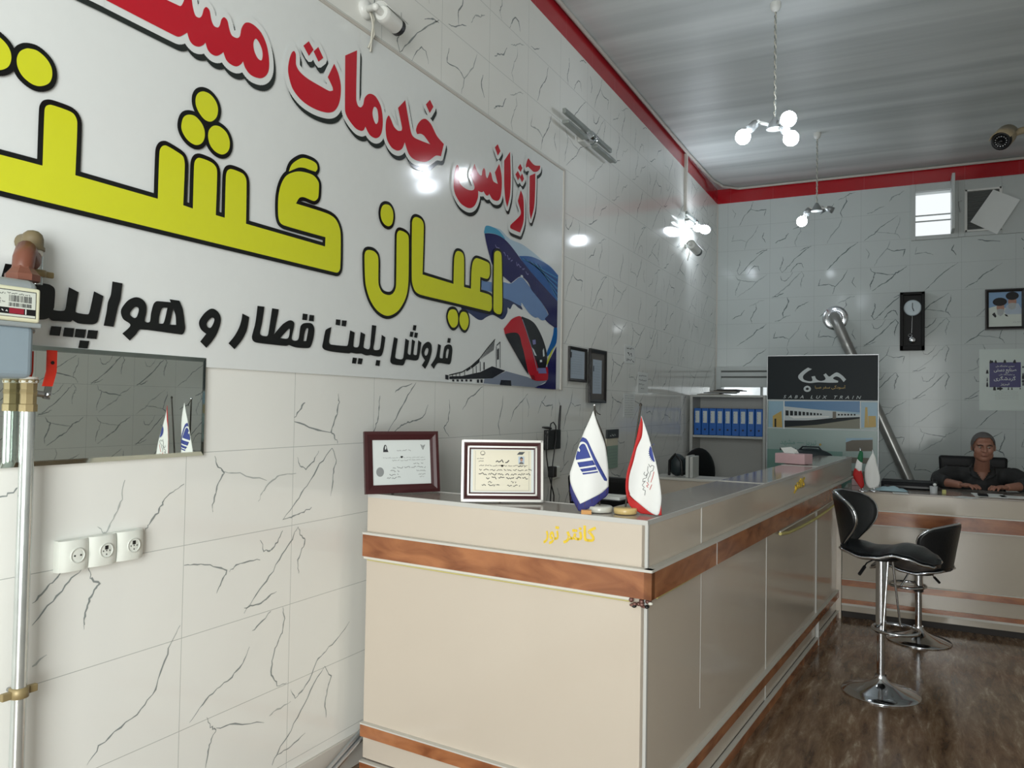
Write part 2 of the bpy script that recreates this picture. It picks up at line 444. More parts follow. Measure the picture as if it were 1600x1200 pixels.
PRINTS = [
 [[(.36,.30),(.30,.24),(.22,.15),(.10,.05),(.03,.0)], [(.03,.015),(.09,.02),(.16,.055)], [(.36,.3),(.385,.255),(.365,.21),(.35,.15),(.355,.11)],
  [(.12,.26),(.14,.205),(.18,.20),(.225,.24),(.26,.3)]],
 [[(.47,.29),(.42,.25),(.36,.22),(.30,.15),(.22,.10),(.12,.03)], [(.10,.29),(.12,.25),(.15,.235),(.13,.17),(.10,.10),(.10,.05)], [(.15,.235),(.24,.215),(.36,.20)]],
 [[(.20,.30),(.22,.25),(.19,.18),(.15,.12),(.16,.06)], [(.44,.24),(.39,.21),(.33,.19),(.29,.13)], [(.06,.02),(.12,.03),(.18,.07),(.24,.09)]],
 [[(.30,.29),(.27,.20),(.18,.10),(.14,.01)], [(.27,.20),(.34,.17),(.45,.18),(.43,.10)], [(.05,.22),(.09,.16),(.07,.10)]]]
def jag(pts, rr, amp):
    out = []
    for a, b in zip(pts[:-1], pts[1:]):
        a, b = Vector(a), Vector(b); k = 4
        for i in range(k):
            p = a.lerp(b, i / k)
            if i or out: p += Vector((rr.uniform(-amp, amp), rr.uniform(-amp, amp)))
            out.append(p)
    out.append(Vector(pts[-1])); return out
def vein(mb, pts, fn, w, rr, faint=False, end=False):
    P = jag(pts, rr, 0.004)
    ws = [w * rr.uniform(0.45, 1.35) * (0.35 + min(1, 4 * min((i + .5) / len(P), 1 - (i + .5) / len(P)))) / 1.35 for i in range(len(P))]
    mb.ribbon(P, ws, fn, ('vein_end' if end else 'tile_vein') + ('_faint' if faint else ''))
def tile_veins(mb, urange, vtop, u0, v0, fn, w, rr, skip, end=False):
    iu = math.floor((urange[0] - u0) / .5); u = u0 + iu * .5
    while u < urange[1]:
        v = v0 - .3
        while v < vtop:
            k = rr.randrange(4); flip = rr.random() < .5
            for ln in (PRINTS[k] if rr.random() < .8 else PRINTS[k][:1]):
                pts = [((.5 - a, .3 - b) if flip else (a, b)) for a, b in ln]
                pts = [(u + a, v + b) for a, b in pts]
                if all(urange[0] < p[0] < urange[1] and 0.0 < p[1] < vtop and not skip(*p) for p in pts):
                    vein(mb, pts, fn, w * rr.uniform(.7, 1.2), rr, rr.random() < .3, end)
            v += .3
        u += .5

# left wall
mb = MB()
mb.box((XL - .15, YF, FZ), (XL, YB + .15, BAND), 'marble_tile_side')
mb.box((XL - .15, YF, BAND), (XL, YB + .15, ZC), 'red_tile_side')
rr = random.Random(3)
fnL = lambda y, z: Vector((XL + .0006, y, z))
for k, ln in enumerate(V5):
    q = [onX(a / 2.4, 700 + b / 2.4) for a, b in ln]
    vein(mb, [(p.y, p.z) for p in q], fnL, 0.0052, rr, k in FAINT5)
for ln in VD:
    q = [onX(450 + a / 3.2, 340 + b / 3.2) for a, b in ln]
    vein(mb, [(p.y, p.z) for p in q], fnL, 0.0065, rr)
def skipL(y, z):
    if 0.9 < y < 4.9 and 1.6 < z < 3.1: return True
    return 1.05 < y < 4.35 and z < 1.63
tile_veins(mb, (YF, YB), BAND, .30, .121, fnL, 0.0075, rr, skipL)
struct(mb, 'wall_left')

# back wall with the high window and the low window
WIN1 = (0.085, 0.43, 3.435, 3.93)
WIN3 = (-2.03, -1.05, 0.95, 1.75)
VENT = (0.56, 0.90, 3.44, 3.90)
mb = MB()
us = sorted([XL, XR, WIN1[0], WIN1[1], WIN3[0], WIN3[1], VENT[0], VENT[1]])
vs = sorted([FZ, BAND, ZC, WIN1[2], WIN1[3], WIN3[2], WIN3[3], VENT[2], VENT[3]])
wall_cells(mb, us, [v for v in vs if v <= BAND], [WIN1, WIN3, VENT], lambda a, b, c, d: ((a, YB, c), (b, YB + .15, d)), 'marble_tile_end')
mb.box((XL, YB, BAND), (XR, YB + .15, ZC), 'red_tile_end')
rr = random.Random(11)
def skipB(x, z):
    return any(a - .02 < x < b + .02 and c - .02 < z < d + .02 for a, b, c, d in ((WIN1[0] - .05, 1.12, 3.39, 4.02), WIN3))
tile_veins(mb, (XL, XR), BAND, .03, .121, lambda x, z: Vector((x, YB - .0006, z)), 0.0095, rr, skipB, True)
struct(mb, 'wall_back')

# right wall (seen in the mirror and the glossy fronts)
mb = MB()
mb.box((XR, YF, FZ), (XR + .15, YB + .15, BAND), 'marble_tile_side')
mb.box((XR, YF, BAND), (XR + .15, YB + .15, ZC), 'red_tile_side')
tile_veins(mb, (YF, YB), BAND, .30, .121, lambda y, z: Vector((XR - .0006, y, z)), 0.0085, rr, lambda a, b: False)
struct(mb, 'wall_right')

# front wall: the wide open shop front behind the camera
mb = MB()
OP = (-1.6, 2.4, FZ, 3.2)
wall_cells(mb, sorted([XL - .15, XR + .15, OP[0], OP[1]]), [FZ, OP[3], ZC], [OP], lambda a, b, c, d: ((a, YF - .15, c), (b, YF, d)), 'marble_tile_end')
struct(mb, 'wall_front')

mb = MB(); mb.box((XL - .15, YF - 1.5, FZ - .1), (XR + .15, YB + .15, FZ), 'floor'); struct(mb, 'floor')
mb = MB(); mb.box((XL - .15, YF - .15, ZC), (XR + .15, YB + .15, ZC + .1), 'ceiling'); struct(mb, 'ceiling')

# cable trunking that follows the ceiling edge
mb = MB(); r = .016
mb.tube([(XL + .03, YF + .02, ZC - .018), (XL + .03, 8.05, ZC - .018), (XL + .05, 9.2, ZC - .018), (XL + .10, 9.52, ZC - .018), (XL + .26, 9.69, ZC - .018)], r, 'cornice_white', 8)
struct(mb, 'trim_1')
mb = MB(); mb.tube([(XL + .26, YB - .03, ZC - .018), (XR - .02, YB - .03, ZC - .018)], r, 'cornice_white', 8); struct(mb, 'trim_2')
mb = MB(); mb.bbox((XL, 8.085, 3.56), (XL + .03, 8.135, ZC - .03), 'cornice_white', .004); struct(mb, 'trim_3')
mb = MB(); mb.box((XL, YB - .012, FZ), (XL + .012, YB, BAND), 'cornice_white'); struct(mb, 'trim_4')

# high window: frame, bars, open casement
mat('window_frame', (188, 194, 192), 0.4)
x0, x1, z0, z1 = WIN1
mb = MB()
fr = lambda a, b: mb.bbox((a[0], YB - .03, a[1]), (b[0], YB + .02, b[1]), 'window_frame', .004)
fr((0.04, z0 - .045), (x0, z1 + .085)); fr((x1, z0 - .045), (0.50, z1 + .085)); fr((x0, z0 - .045), (x1, z0)); fr((x0, z1), (x1, z1 + .085))
w1 = struct(mb, 'window_1')
mb = MB()
for zz in (3.60, 3.665): mb.bbox((x0, YB + .03, zz), (x1, YB + .05, zz + .014), 'window_frame', .003)
mb.build('window_bar', w1)
mb = MB()                                   # casement swung fully inward, seen edge-on
mb.bbox((0.425, YB - .30, z0), (0.455, YB - .03, z1 + .10), 'window_frame', .004)
mb.build('casement', w1)
mb = MB(); mb.tube([(0.53, YB - .045, 3.78), (0.50, YB - .05, 3.77), (0.515, YB - .05, 3.69), (0.52, YB - .045, 3.66)], .006, 'steel', 6); mb.build('window_latch', w1)
# louvred vent beside it, in the same frame
a0, a1, c0, c1 = VENT
mb = MB()
for lo, hi in (((.50, c0 - .045), (a0, c1 + .11)), ((a1, c0 - .045), (1.12, c1 + .11)), ((a0, c0 - .045), (a1, c0)), ((a0, c1), (a1, c1 + .11))):
    mb.bbox((lo[0], YB - .022, lo[1]), (hi[0], YB + .02, hi[1]), 'window_frame', .003)
for lo, hi in (((a0 - .005, c0), (a0 + .022, c1)), ((a1 - .022, c0), (a1 + .005, c1)), ((a0, c0), (a1, c0 + .022)), ((a0, c1 - .022), (a1, c1))):
    mb.bbox((lo[0], YB - .04, lo[1]), (hi[0], YB + .01, hi[1]), 'white_paint', .003)
w2 = struct(mb, 'window_2')
mat('louvre_grey', (120, 124, 122), 0.6); mat('louvre_dark', (46, 50, 50), 0.8)
mb = MB()
for i in range(17):
    zz = c0 + .03 + i * (c1 - c0 - .06) / 16
    mb.box((-.15, -.016, -.0025), (.15, .016, .0025), 'louvre_grey', Matrix.Translation(((a0 + a1) / 2, YB + .01, zz)) @ Matrix.Rotation(radians(-35), 4, 'X'))
mb.box((a0, YB + .05, c0), (a1, YB + .06, c1), 'louvre_dark')
mb.build('louvre', w2)
# low window behind the shelf
x0, x1, z0, z1 = WIN3
mb = MB()
for lo, hi in (((x0 - .06, z0 - .05), (x0, 2.0)), ((x1, z0 - .05), (x1 + .05, 2.0)), ((x0, z0 - .05), (x1, z0)), ((x0, z1), (x1, 1.86)), ((x0, 1.88), (x1, 1.93)), ((x0, 1.95), (x1, 2.0))):
    mb.bbox((lo[0], YB - .035, lo[1]), (hi[0], YB + .02, hi[1]), 'window_frame', .003)
mb.box((x0, YB - .005, z1), (x1, YB - .001, 2.0), 'louvre_grey')
w3 = struct(mb, 'window_3')
mat('pane_glass', (236, 240, 240), 0.02, trans=1.0, spec=0.3)
mb = MB(); mb.box((x0, YB + .06, z0), (x1, YB + .066, z1), 'pane_glass'); mb.build('pane', w3)
mb = MB(); mb.box((x0 + .46, YB, z0), (x0 + .49, YB + .03, z1), 'window_frame'); mb.build('mullion', w3)

# skirting along the left wall
mb = MB(); mb.bbox((XL, YF, FZ), (XL + .012, YB, .085), 'cornice_white', .003); struct(mb, 'baseboard_left')
mb = MB(); mb.bbox((XL + .015, YB - .012, FZ), (XR, YB, .05), 'cornice_white', .003); struct(mb, 'baseboard_back')

# ================================================================== BANNER
def q5(ox, oy, s):
    return lambda pts: [(ox + p[0] / s, oy + p[1] / s) + tuple(p[2:]) for p in pts]
zA = q5(0, 0, 3.2); zE = q5(280, 100, 5.714); zF = q5(120, 0, 5); zG = q5(280, 230, 5.714); zH = q5(430, 60, 5.503); zI = q5(690, 210, 8.889)
zJ = q5(560, 300, 6.667); zK = q5(60, 420, 6.667); zL = q5(280, 440, 6.667); zN = q5(480, 470, 6.667); zT = q5(780, 240, 8.889)
zR3 = q5(0, 40, 5.714); zR4 = q5(0, 220, 5.714); zU = q5(740, 340, 10); zV = q5(740, 440, 10); zW = q5(680, 500, 8)
BX = XL + .012
def bp(pts, k=5, smooth=True):
    P = cr_smooth(pts, True, k) if smooth else [Vector((p[0], p[1])) for p in pts]
    return [(lambda w: (w.y, w.z))(onX(p.x, p.y, BX)) for p in P]
def bfn(layer): return lambda y, z: Vector((BX + .0006 * layer, y, z))

c1 = 1
Y_ = [  # yellow word, outline and holes
 [zJ([(1402,670),(1408,630),(1435,612),(1468,628),(1480,670),(1487,1100),(1484,1240),(1468,1272),(1430,1268),(1398,1235),(1395,1150)])],
 [zJ([(545,320),(560,275),(590,262),(640,285),(665,330),(668,400),(655,860,1),(978,958,1),(985,700),(1000,635),(1025,615),(1070,635),(1088,690),(1088,990,1),(1160,1008,1),(1168,800),(1185,720),(1220,690),(1320,725),(1352,750),(1358,800),(1355,870),(1330,905),(1258,885,1),(1255,1040,1),(1340,1065),(1375,1090),(1378,1140),(1378,1207),(1360,1242),(1330,1239),(980,1154),(640,1072),(580,1035),(550,960),(542,880)])],
 [zJ([(50,660),(65,615),(100,605),(150,620),(185,660),(195,720),(195,947),(215,1017),(250,1059),(310,1074),(350,1052),(375,997),(380,917),(385,490),(390,430),(415,402),(470,420),(505,455),(512,520),(510,850),(505,967),(490,1067),(450,1167),(390,1247),(310,1289),(240,1277),(170,1222),(110,1127),(70,1007),(55,897)])],
 [zJ([(270,130),(315,145),(345,200),(350,270),(335,335),(300,358),(255,335),(225,280),(218,210),(235,150)])],
 [zJ([(970,1222),(1005,1237),(1025,1297),(1020,1377),(990,1412),(960,1407),(930,1357),(918,1297),(935,1237)])],
 [zJ([(1080,1247),(1115,1262),(1135,1317),(1132,1387),(1105,1437),(1075,1429),(1048,1382),(1040,1317),(1055,1262)])],
 [zR4([(-700,-45),(0,130),(365,225,1)]) + zR3([(383,760),(400,720),(445,712),(600,765),(650,800),(675,870)]) + zR4([(658,310,1),(1395,520,1),(1410,100),(1430,55),(1470,45)])
  + zG([(0,65),(25,95),(36,160),(22,520,1),(108,550,1),(119,170),(130,120),(165,97),(270,135),(315,180),(325,240),(313,608,1),(393,632,1),(403,270),(415,215),(450,197),(550,235),(582,280),(588,340),(583,685,1),(1290,888,1),(1293,805,1),(925,700),(885,670),(870,600),(872,450),(895,340),(940,260),(1010,225),(1080,220),(1180,250),(1230,310),(1235,360),(1228,450),(1205,478),(1180,480),(1100,448),(1060,455),(1030,505,1),(1300,590),(1380,640),(1422,730),(1430,830),(1425,1080),(1405,1118),(1370,1116),(700,953)]) + zR4([(1600,840),(0,450),(-700,270,1)])],
 [zG([(965,220,1),(990,160),(1040,118),(1095,98),(1165,118),(1212,150),(1222,195),(1205,222,1),(1150,203),(1100,186),(1050,185)])],
 [zE([(205,248),(265,275),(315,340),(333,410),(318,480),(270,517),(215,500),(165,440),(135,370),(135,300),(160,260)])],
 [zE([(80,455),(130,470),(185,530),(213,600),(210,670),(180,715),(130,725),(70,690),(25,630),(5,570),(15,500),(40,465)])],
 [zE([(305,552),(350,562),(405,610),(435,680),(435,750),(410,795),(365,810),(310,785),(265,730),(245,660),(250,600),(275,565)])],
 [zR3([(240,208),(320,230),(400,300),(445,380),(450,460),(420,520),(345,545),(270,525),(190,460),(145,380),(135,300),(160,240),(200,215)])],
 [zR3([(-135,55),(-50,85),(35,160),(78,235),(85,310),(55,375),(-20,402),(-100,380),(-185,315),(-232,230),(-240,150),(-215,85),(-175,60)])],
]
R3_ = [
 [zF([(205,0),(750,280),(790,290),(850,258,1),(870,320),(900,355),(940,368),(975,355),(993,335,1),(1010,390),(1040,425),(1080,440),(1115,425),(1133,410,1),(1155,470),(1190,505),(1235,522),(1270,505),(1287,482,1),(1305,535),(1350,590),(1420,615),(1465,595),(1488,550),(1490,460),(1470,350),(1430,260),(1380,205),(1335,180),(1300,185),(1275,225),(1262,285),(1240,300),(1200,280),(1180,230),(1165,165),(1140,138),(1118,155),(1105,200),(1090,218),(1060,205),(1040,160),(1025,85),(1000,58),(980,75),(965,125),(945,142),(915,125),(895,60),(880,-30),(850,-60),(820,20),(800,50),(770,40),(685,0),(300,-190),(-50,-370),(-250,-330),(-200,-210)]),
  zF([(1385,305),(1410,330),(1435,390),(1440,440),(1430,475),(1400,455),(1375,400),(1368,340)])],
 [zH([(150,112),(165,140),(168,230),(200,290),(270,350),(380,415),(455,455),(485,450,1),(480,420),(440,335,1),(495,220,1),(530,300),(552,400),(550,500),(530,580),(490,630),(430,640),(330,610),(220,540),(140,440),(105,330),(98,260),(110,180),(130,125)])],
 [zH([(230,65,1),(277,27,1),(318,100,1),(277,153,1)])], [zH([(318,115,1),(358,77,1),(402,170,1),(360,203,1)])],
 [zH([(590,150,1),(692,105,1),(685,520),(700,580),(725,595),(745,570),(760,510),(800,478),(850,500),(895,580),(913,680),(910,780),(890,840),(850,860),(800,830),(763,760,1),(750,790),(725,797),(680,775),(620,700),(592,640),(588,580)]),
  zH([(840,590),(865,610),(875,670),(872,720),(855,738),(835,700),(825,640)])],
 [zH([(965,665),(985,700),(1010,760),(1045,795),(1075,795,1),(1080,770),(1045,600,1),(1107,533,1),(1155,800),(1180,850),(1240,880),(1322,912,1),(1270,840),(1240,822),(1210,825,1),(1200,790),(1215,740),(1250,700),(1285,695),(1330,740),(1380,840),(1440,910,1),(1415,1015,1),(1370,1010),(1290,1062),(1200,1050),(1140,1000),(1103,895,1),(1080,950),(1040,967),(990,940),(950,870),(938,780),(945,700)])],
 [zH([(1285,570,1),(1320,530,1),(1350,590,1),(1318,645,1)])],
 [zI([(200,425),(222,460),(218,600),(245,690),(310,750),(380,778),(430,770),(440,720),(390,570,1),(440,410,1),(480,510),(510,560),(540,570),(550,510),(570,470),(590,500),(600,580),(620,610),(640,560),(655,522),(675,550),(690,620),(710,660),(765,690,1),(725,530,1),(785,410,1),(815,550),(822,700),(810,840),(785,910),(745,925),(690,900),(645,825,1),(630,850),(600,845),(565,790,1),(550,805),(520,800),(492,785,1),(488,880),(450,980),(400,1022),(340,1020),(250,960),(180,850),(152,740),(155,620),(172,480)])],
 [zI([(725,180,1),(765,138,1),(803,235,1),(765,297,1)])], [zI([(855,365,1),(937,243,1),(945,600),(935,850),(897,1012,1),(870,900),(855,700)])],
 [zI([(1045,465,1),(1078,410,1),(1107,470,1),(1082,525,1)])], [zI([(1010,555,1),(1045,508,1),(1078,580,1),(1045,640,1)])], [zI([(1070,600,1),(1105,545,1),(1130,620,1),(1103,668,1)])],
 [zT([(285,510,1),(318,600),(328,750),(322,950),(275,1098,1),(145,1040),(140,1000),(165,970),(240,900),(280,850),(285,800),(243,660,1)])],
 [zT([(410,310,1),(488,275,1),(485,500),(470,750),(425,915,1),(408,800),(408,500)])],
 [zT([(390,65,1),(440,130),(485,165),(555,170,1),(550,215),(515,250),(465,255),(420,215),(385,185),(358,200,1),(358,160),(375,95)])],
]
def sq(z, *a): return [[z([(p[0], p[1], 1) for p in q])] for q in a]
K_ = [
 [zK([(-60,150),(20,152),(100,165),(150,200),(160,250),(150,400),(145,430),(250,438),(270,400),(285,300),(303,193,1),(405,245,1),(375,420),(380,455),(500,475),(520,440),(565,235,1),(663,285,1),(610,530),(590,565),(540,580),(400,568),(340,535,1),(320,553),(200,545),(130,540),(95,512,1),(60,525),(0,530),(-60,525)])],
 [zK([(757,133,1),(862,153,1),(840,320),(815,400),(770,605,1),(665,592,1),(695,450),(710,350),(740,270)])],
 [zK([(1000,297),(1070,320),(1110,380),(1110,460),(1095,545),(1145,553),(1160,460),(1185,370),(1215,340),(1260,340),(1365,350,1),(1353,318,1),(1455,333,1),(1490,420),(1510,560),(1515,620),(1500,670),(1475,685),(1050,632),(1000,685),(937,748,1),(860,675,1),(945,588),(870,525),(845,460),(855,410),(920,330)]),
  zK([(990,400),(1025,405),(1030,440),(1010,500),(985,513),(945,485),(945,450)]), zK([(1275,412),(1330,408,1),(1290,565),(1240,570,1),(1245,500)]), zK([(1390,412,1),(1415,490),(1420,585,1),(1355,582,1)])],
 [zL([(325,282),(385,310),(418,370),(415,440),(380,540),(330,620),(268,690,1),(205,625,1),(268,545,1),(215,500),(192,440),(205,390),(260,320)]), zL([(330,375),(352,390),(345,430),(315,480),(285,475),(272,440),(295,400)])],
 [zL([(645,333,1),(717,370,1),(690,510),(640,610),(562,705,1),(500,643,1),(560,570),(610,480),(635,400)])],
 [zL([(803,253,1),(875,263,1),(850,430),(828,540),(850,562),(900,568),(915,540),(955,278,1),(1025,290,1),(975,550,1),(1060,450),(1120,410),(1155,405),(1185,430),(1180,490),(1160,600),(1225,605),(1250,470),(1275,440),(1320,430),(1370,440),(1395,490),(1385,590),(1355,680),(1320,693),(1200,685),(1130,660,1),(1100,670),(900,650),(790,635),(755,615),(745,570),(780,430)]),
  zL([(1130,490),(1140,500),(1120,590),(1040,588,1)]), zL([(1310,490),(1332,490),(1310,620,1),(1282,620,1),(1292,550)])],
 [zN([(185,300),(240,273,1),(225,360),(215,430),(235,455),(400,470),(415,440),(435,308,1),(482,330,1),(470,450),(475,480),(515,483),(530,450),(545,325,1),(592,350,1),(575,470),(580,490),(635,500),(650,400),(663,253,1),(708,260,1),(690,420),(680,505),(735,510),(750,480),(765,355,1),(803,380,1),(785,500),(765,565),(740,580),(690,575),(650,565,1),(600,568),(555,550,1),(500,550),(445,540,1),(420,548),(250,530),(170,510),(145,480),(155,420),(170,340)])],
 [zN([(893,378,1),(932,395,1),(905,580),(915,600),(970,610),(990,590),(1012,393,1),(1050,415,1),(1035,540),(1045,558),(1065,560),(1080,400,1),(1112,420,1),(1095,550),(1110,565),(1130,560),(1145,410,1),(1178,435,1),(1160,560),(1145,610),(1115,622),(1040,612,1),(1015,615),(1000,655),(980,673),(880,660),(855,635),(860,580)])],
 [zN([(1245,427),(1280,450),(1288,510),(1275,580),(1250,650),(1217,710,1),(1183,672,1),(1215,620,1),(1185,570),(1180,520),(1200,460)]), zN([(1240,490),(1252,510),(1240,560),(1220,572),(1210,545),(1222,505)])],
 [zN([(1353,448,1),(1383,465,1),(1370,590),(1400,600,1),(1420,480),(1455,455),(1490,465),(1502,510),(1490,620),(1475,660),(1440,658),(1350,650),(1308,710,1),(1277,668,1),(1330,580)]), zN([(1450,500),(1465,510),(1452,598,1),(1432,596,1),(1438,530)])],
] + sq(zK, [(120,597),(227,605),(208,700),(100,690)], [(255,612),(360,620),(345,713),(240,703)], [(375,625),(483,633),(465,723),(360,712)], [(503,637),(607,645),(590,733),(487,724)], [(417,745),(517,753),(498,832),(400,824)],
       [(-360,-53),(-166,-27),(-333,333),(-466,300)]) \
  + sq(zL, [(1275,333),(1325,340),(1318,403),(1268,398)], [(1345,346),(1393,352),(1388,415),(1337,410)]) \
  + sq(zN, [(288,193),(335,198),(328,258),(283,250)], [(350,203),(400,208),(390,268),(346,262)], [(463,590),(507,597),(495,655),(453,650)], [(522,597),(567,603),(555,662),(512,657)], [(708,617),(750,622),(740,680),(698,673)],
       [(1095,253),(1127,257),(1118,312),(1088,305)], [(1063,320),(1097,326),(1086,378),(1055,372)], [(1110,330),(1143,335),(1133,387),(1103,382)], [(1455,387),(1485,392),(1478,440),(1448,435)])

G = 0.11
mat('vinyl_white', (226, 230, 229), G, bump=0.04, bscale=4)
mat('vinyl_yellow', (214, 218, 48), G)
mat('vinyl_red', (192, 30, 46), G)
mat('vinyl_black', (22, 24, 24), G)
mat('vinyl_shadow', (40, 46, 44), G)
for nm, c in (('navy', (34, 34, 92)), ('blue', (34, 92, 162)), ('wing', (110, 142, 190)), ('engine', (52, 62, 98)), ('cyan', (80, 160, 196)), ('haze', (176, 200, 218)),
              ('swoosh', (0, 100, 176)), ('lime', (206, 214, 70)), ('glass', (26, 28, 36)), ('grey', (132, 142, 160)), ('mauve', (128, 128, 178)), ('dkred', (140, 22, 34)), ('pale', (214, 224, 226))):
    mat('vinyl_' + nm, c, G)

banner = thing('banner', (BX, 2.6, 1.6), 'large glossy white vinyl banner with red, yellow and black Persian lettering on the left wall', 'banner')
mb = MB(); mb.box((XL + .001, .2, 1.606), (BX, 4.845, 3.09), 'vinyl_white'); mb.build('sheet', banner)
mb = MB(); mb.bbox((XL + .0005, 4.845, 1.6), (XL + .018, 4.875, 3.1), 'cornice_white', .003)
mb.bbox((XL + .0005, .2, 3.09), (XL + .018, 4.875, 3.105), 'cornice_white', .003); mb.build('edge_strip', banner)

# pictures first (lowest layers)
mb = MB()
def pp(pts, mt, layer, smooth=True): mb.poly([bp(pts, 4, smooth)], bfn(layer), 'vinyl_' + mt)
pp(zU([(170,180),(200,125),(300,150),(420,190),(560,330),(760,420),(950,560),(1100,690),(1200,760),(1320,900,1)]) + zV([(1310,310,1),(1000,0),(800,-200),(600,-450),(450,-600)]) + zU([(360,270),(230,245)]), 'haze', 1)
pp(zU([(170,180),(200,125),(300,150),(400,210),(490,330),(470,335),(360,265),(230,240),(165,245)]), 'cyan', 2)
pp(zU([(705,600,1),(900,610),(1100,700),(1220,790),(1318,905,1)]) + zV([(1306,315,1),(1150,160),(1000,-10),(850,-190)]), 'blue', 2)
for i in range(9):
    a = zU([(760 + i * 34, 640 + i * 12), (1310, 985 + i * 34 - 40 + i * 9)])
    mb.stroke([(lambda w: (w.y, w.z))(onX(*p[:2], BX)) for p in a], .004, bfn(3), 'vinyl_' + ('navy' if i % 2 else 'cyan'), joints=False)
pp(zV([(440,20),(580,30),(700,-60),(760,-60),(850,50),(1060,330),(1160,520),(1130,590),(1060,605),(1000,560),(960,565),(880,510),(800,410),(745,330),(735,380),(560,290),(440,230)]), 'wing', 3)
pp(zV([(440,220),(560,290),(735,380),(760,440),(700,410),(620,350),(570,430),(530,405),(525,480),(480,570),(430,590),(300,520),(190,560),(130,600),(60,590),(-60,500),(-200,400),(100,300)]), 'engine', 2)
pp(zU([(100,980),(280,1010),(285,1160),(130,1140)]), 'wing', 3, False)
pp(zU([(165,250,1),(230,245),(360,270),(480,340),(600,470),(740,660),(900,860),(1080,1060)]) + zV([(1306,310,1),(1300,716,1),(1255,715),(1110,590),(1165,510),(1060,330),(900,130)]) + zU([(850,1020),(760,930),(700,930),(580,1025,1),(450,910),(300,760),(250,620),(200,430)]), 'navy', 4)
pp(zU([(730,900),(760,905),(765,935),(735,935)]), 'pale', 5)
for i, (a, b) in enumerate((((330,440),(420,520)), ((460,560),(600,680)), ((660,720),(850,880)))):
    p, q = (onX(*zU([w])[0][:2], BX) for w in (a, b)); d = (q - p); L = d.length
    scribble(mb, p + Vector((.0003, 0, 0)) + Vector((.003, 0, 0)), d.normalized(), Vector((0, -d.normalized().z, d.normalized().y)), L, .022, 'vinyl_mauve', i)
pp(zV([(1255,715),(1302,722),(1292,950),(1222,1080),(1150,1170),(1140,1110),(1200,960),(1240,820)]), 'swoosh', 2)
pp(zW([(1505,310,1),(1470,380),(1400,555),(1385,545),(1440,400)]), 'lime', 4)
pp(zW([(1512,330,1),(1460,430),(1400,560),(1400,700),(1370,790),(1240,845),(1505,868,1)]), 'navy', 3)
mb.build('aeroplane_picture', banner)

mb = MB()
pp(zW([(600,792),(610,735),(710,728),(880,640),(1160,715),(1240,760),(1400,760),(1250,842)]), 'grey', 4, False)
pp(zW([(170,705),(330,700),(560,650),(705,578),(870,635),(710,728),(610,733),(400,736),(170,738)]), 'glass', 5, False)
pp(zW([(815,750),(940,755),(945,822),(800,812)]), 'glass', 6, False)
pp(zW([(120,683),(160,690),(160,748),(120,740)]), 'glass', 5, False)
for i in range(11):
    x = 728 - i * 17; y = 262 + i * 22; h = 128 - i * 10
    pp(zW([(x, y - 8), (x + 11 - i * .5, y - 22), (x - 3, y + h - 22), (x - 14, y + h)]), 'glass', 5, False)
pp(zW([(445,575),(548,488),(546,530),(446,610)]), 'glass', 5, False); pp(zW([(385,622),(436,585),(436,612),(386,645)]), 'glass', 5, False)
pp(zW([(770,370),(790,350),(790,490),(770,500)]), 'glass', 5, False)
pp(zW([(598,530),(612,525),(612,620),(598,625)]), 'glass', 5, False)
for a in ([(165,690),(330,650),(440,580),(550,480),(640,360),(742,240)], [(760,320),(805,275),(805,600)], [(757,330),(757,590)], [(556,520),(556,640)], [(505,570),(508,665)], [(465,600),(465,680)], [(300,655),(300,700)], [(360,635),(360,700)], [(210,680),(210,715)], [(255,672),(255,712)]):
    mb.stroke([(lambda w: (w.y, w.z))(onX(*p[:2], BX)) for p in zW(a)], .006, bfn(6), 'vinyl_shadow', joints=False)
for x in (220, 275, 330, 385, 440, 530, 575): pp(zW([(x - 14, 742), (x + 12, 744), (x + 12, 786 if x > 500 else 770), (x - 14, 782 if x > 500 else 766)]), 'glass', 5, False)
pp(zW([(850,110,1),(940,0),(968,-22),(1020,-45),(1060,-45),(1110,20),(1150,120),(1200,260),(1250,440),(1330,600),(1400,590),(1404,740,1),(1380,757),(1240,757),(1190,710),(1155,650),(1000,420),(870,185)]), 'red', 6)
pp(zW([(1070,-38),(1110,-30),(1180,0),(1240,50),(1300,150),(1350,270),(1385,400),(1392,500),(1375,600,1),(1280,600,1),(1250,500),(1190,330),(1120,110)]), 'glass', 7)
pp(zW([(868,185),(910,165),(960,158),(1020,165),(1052,210),(1072,300),(1100,400),(1160,690,1),(1100,600),(950,340)]), 'glass', 7)
pp(zW([(1270,600),(1372,600),(1385,668),(1285,668)]), 'mauve', 8, False)
pp(zW([(1205,250),(1245,245),(1250,300),(1215,310)]), 'mauve', 8, False)
pp(zW([(1200,340),(1225,370),(1260,450),(1235,440)]), 'pale', 8, False); pp(zW([(1335,380),(1350,350),(1360,450),(1340,460)]), 'pale', 8, False)
pp(zW([(1300,500),(1325,498),(1328,525),(1303,528)]), 'pale', 8, False)
mb.stroke([(lambda w: (w.y, w.z))(onX(*p[:2], BX)) for p in zW([(1080,-10),(1130,130),(1200,350),(1270,640)])], .008, bfn(8), 'vinyl_grey', joints=False)
pp(zW([(1180,690),(1230,690),(1245,757),(1200,740)]), 'dkred', 8, False)
mb.build('train_picture', banner)

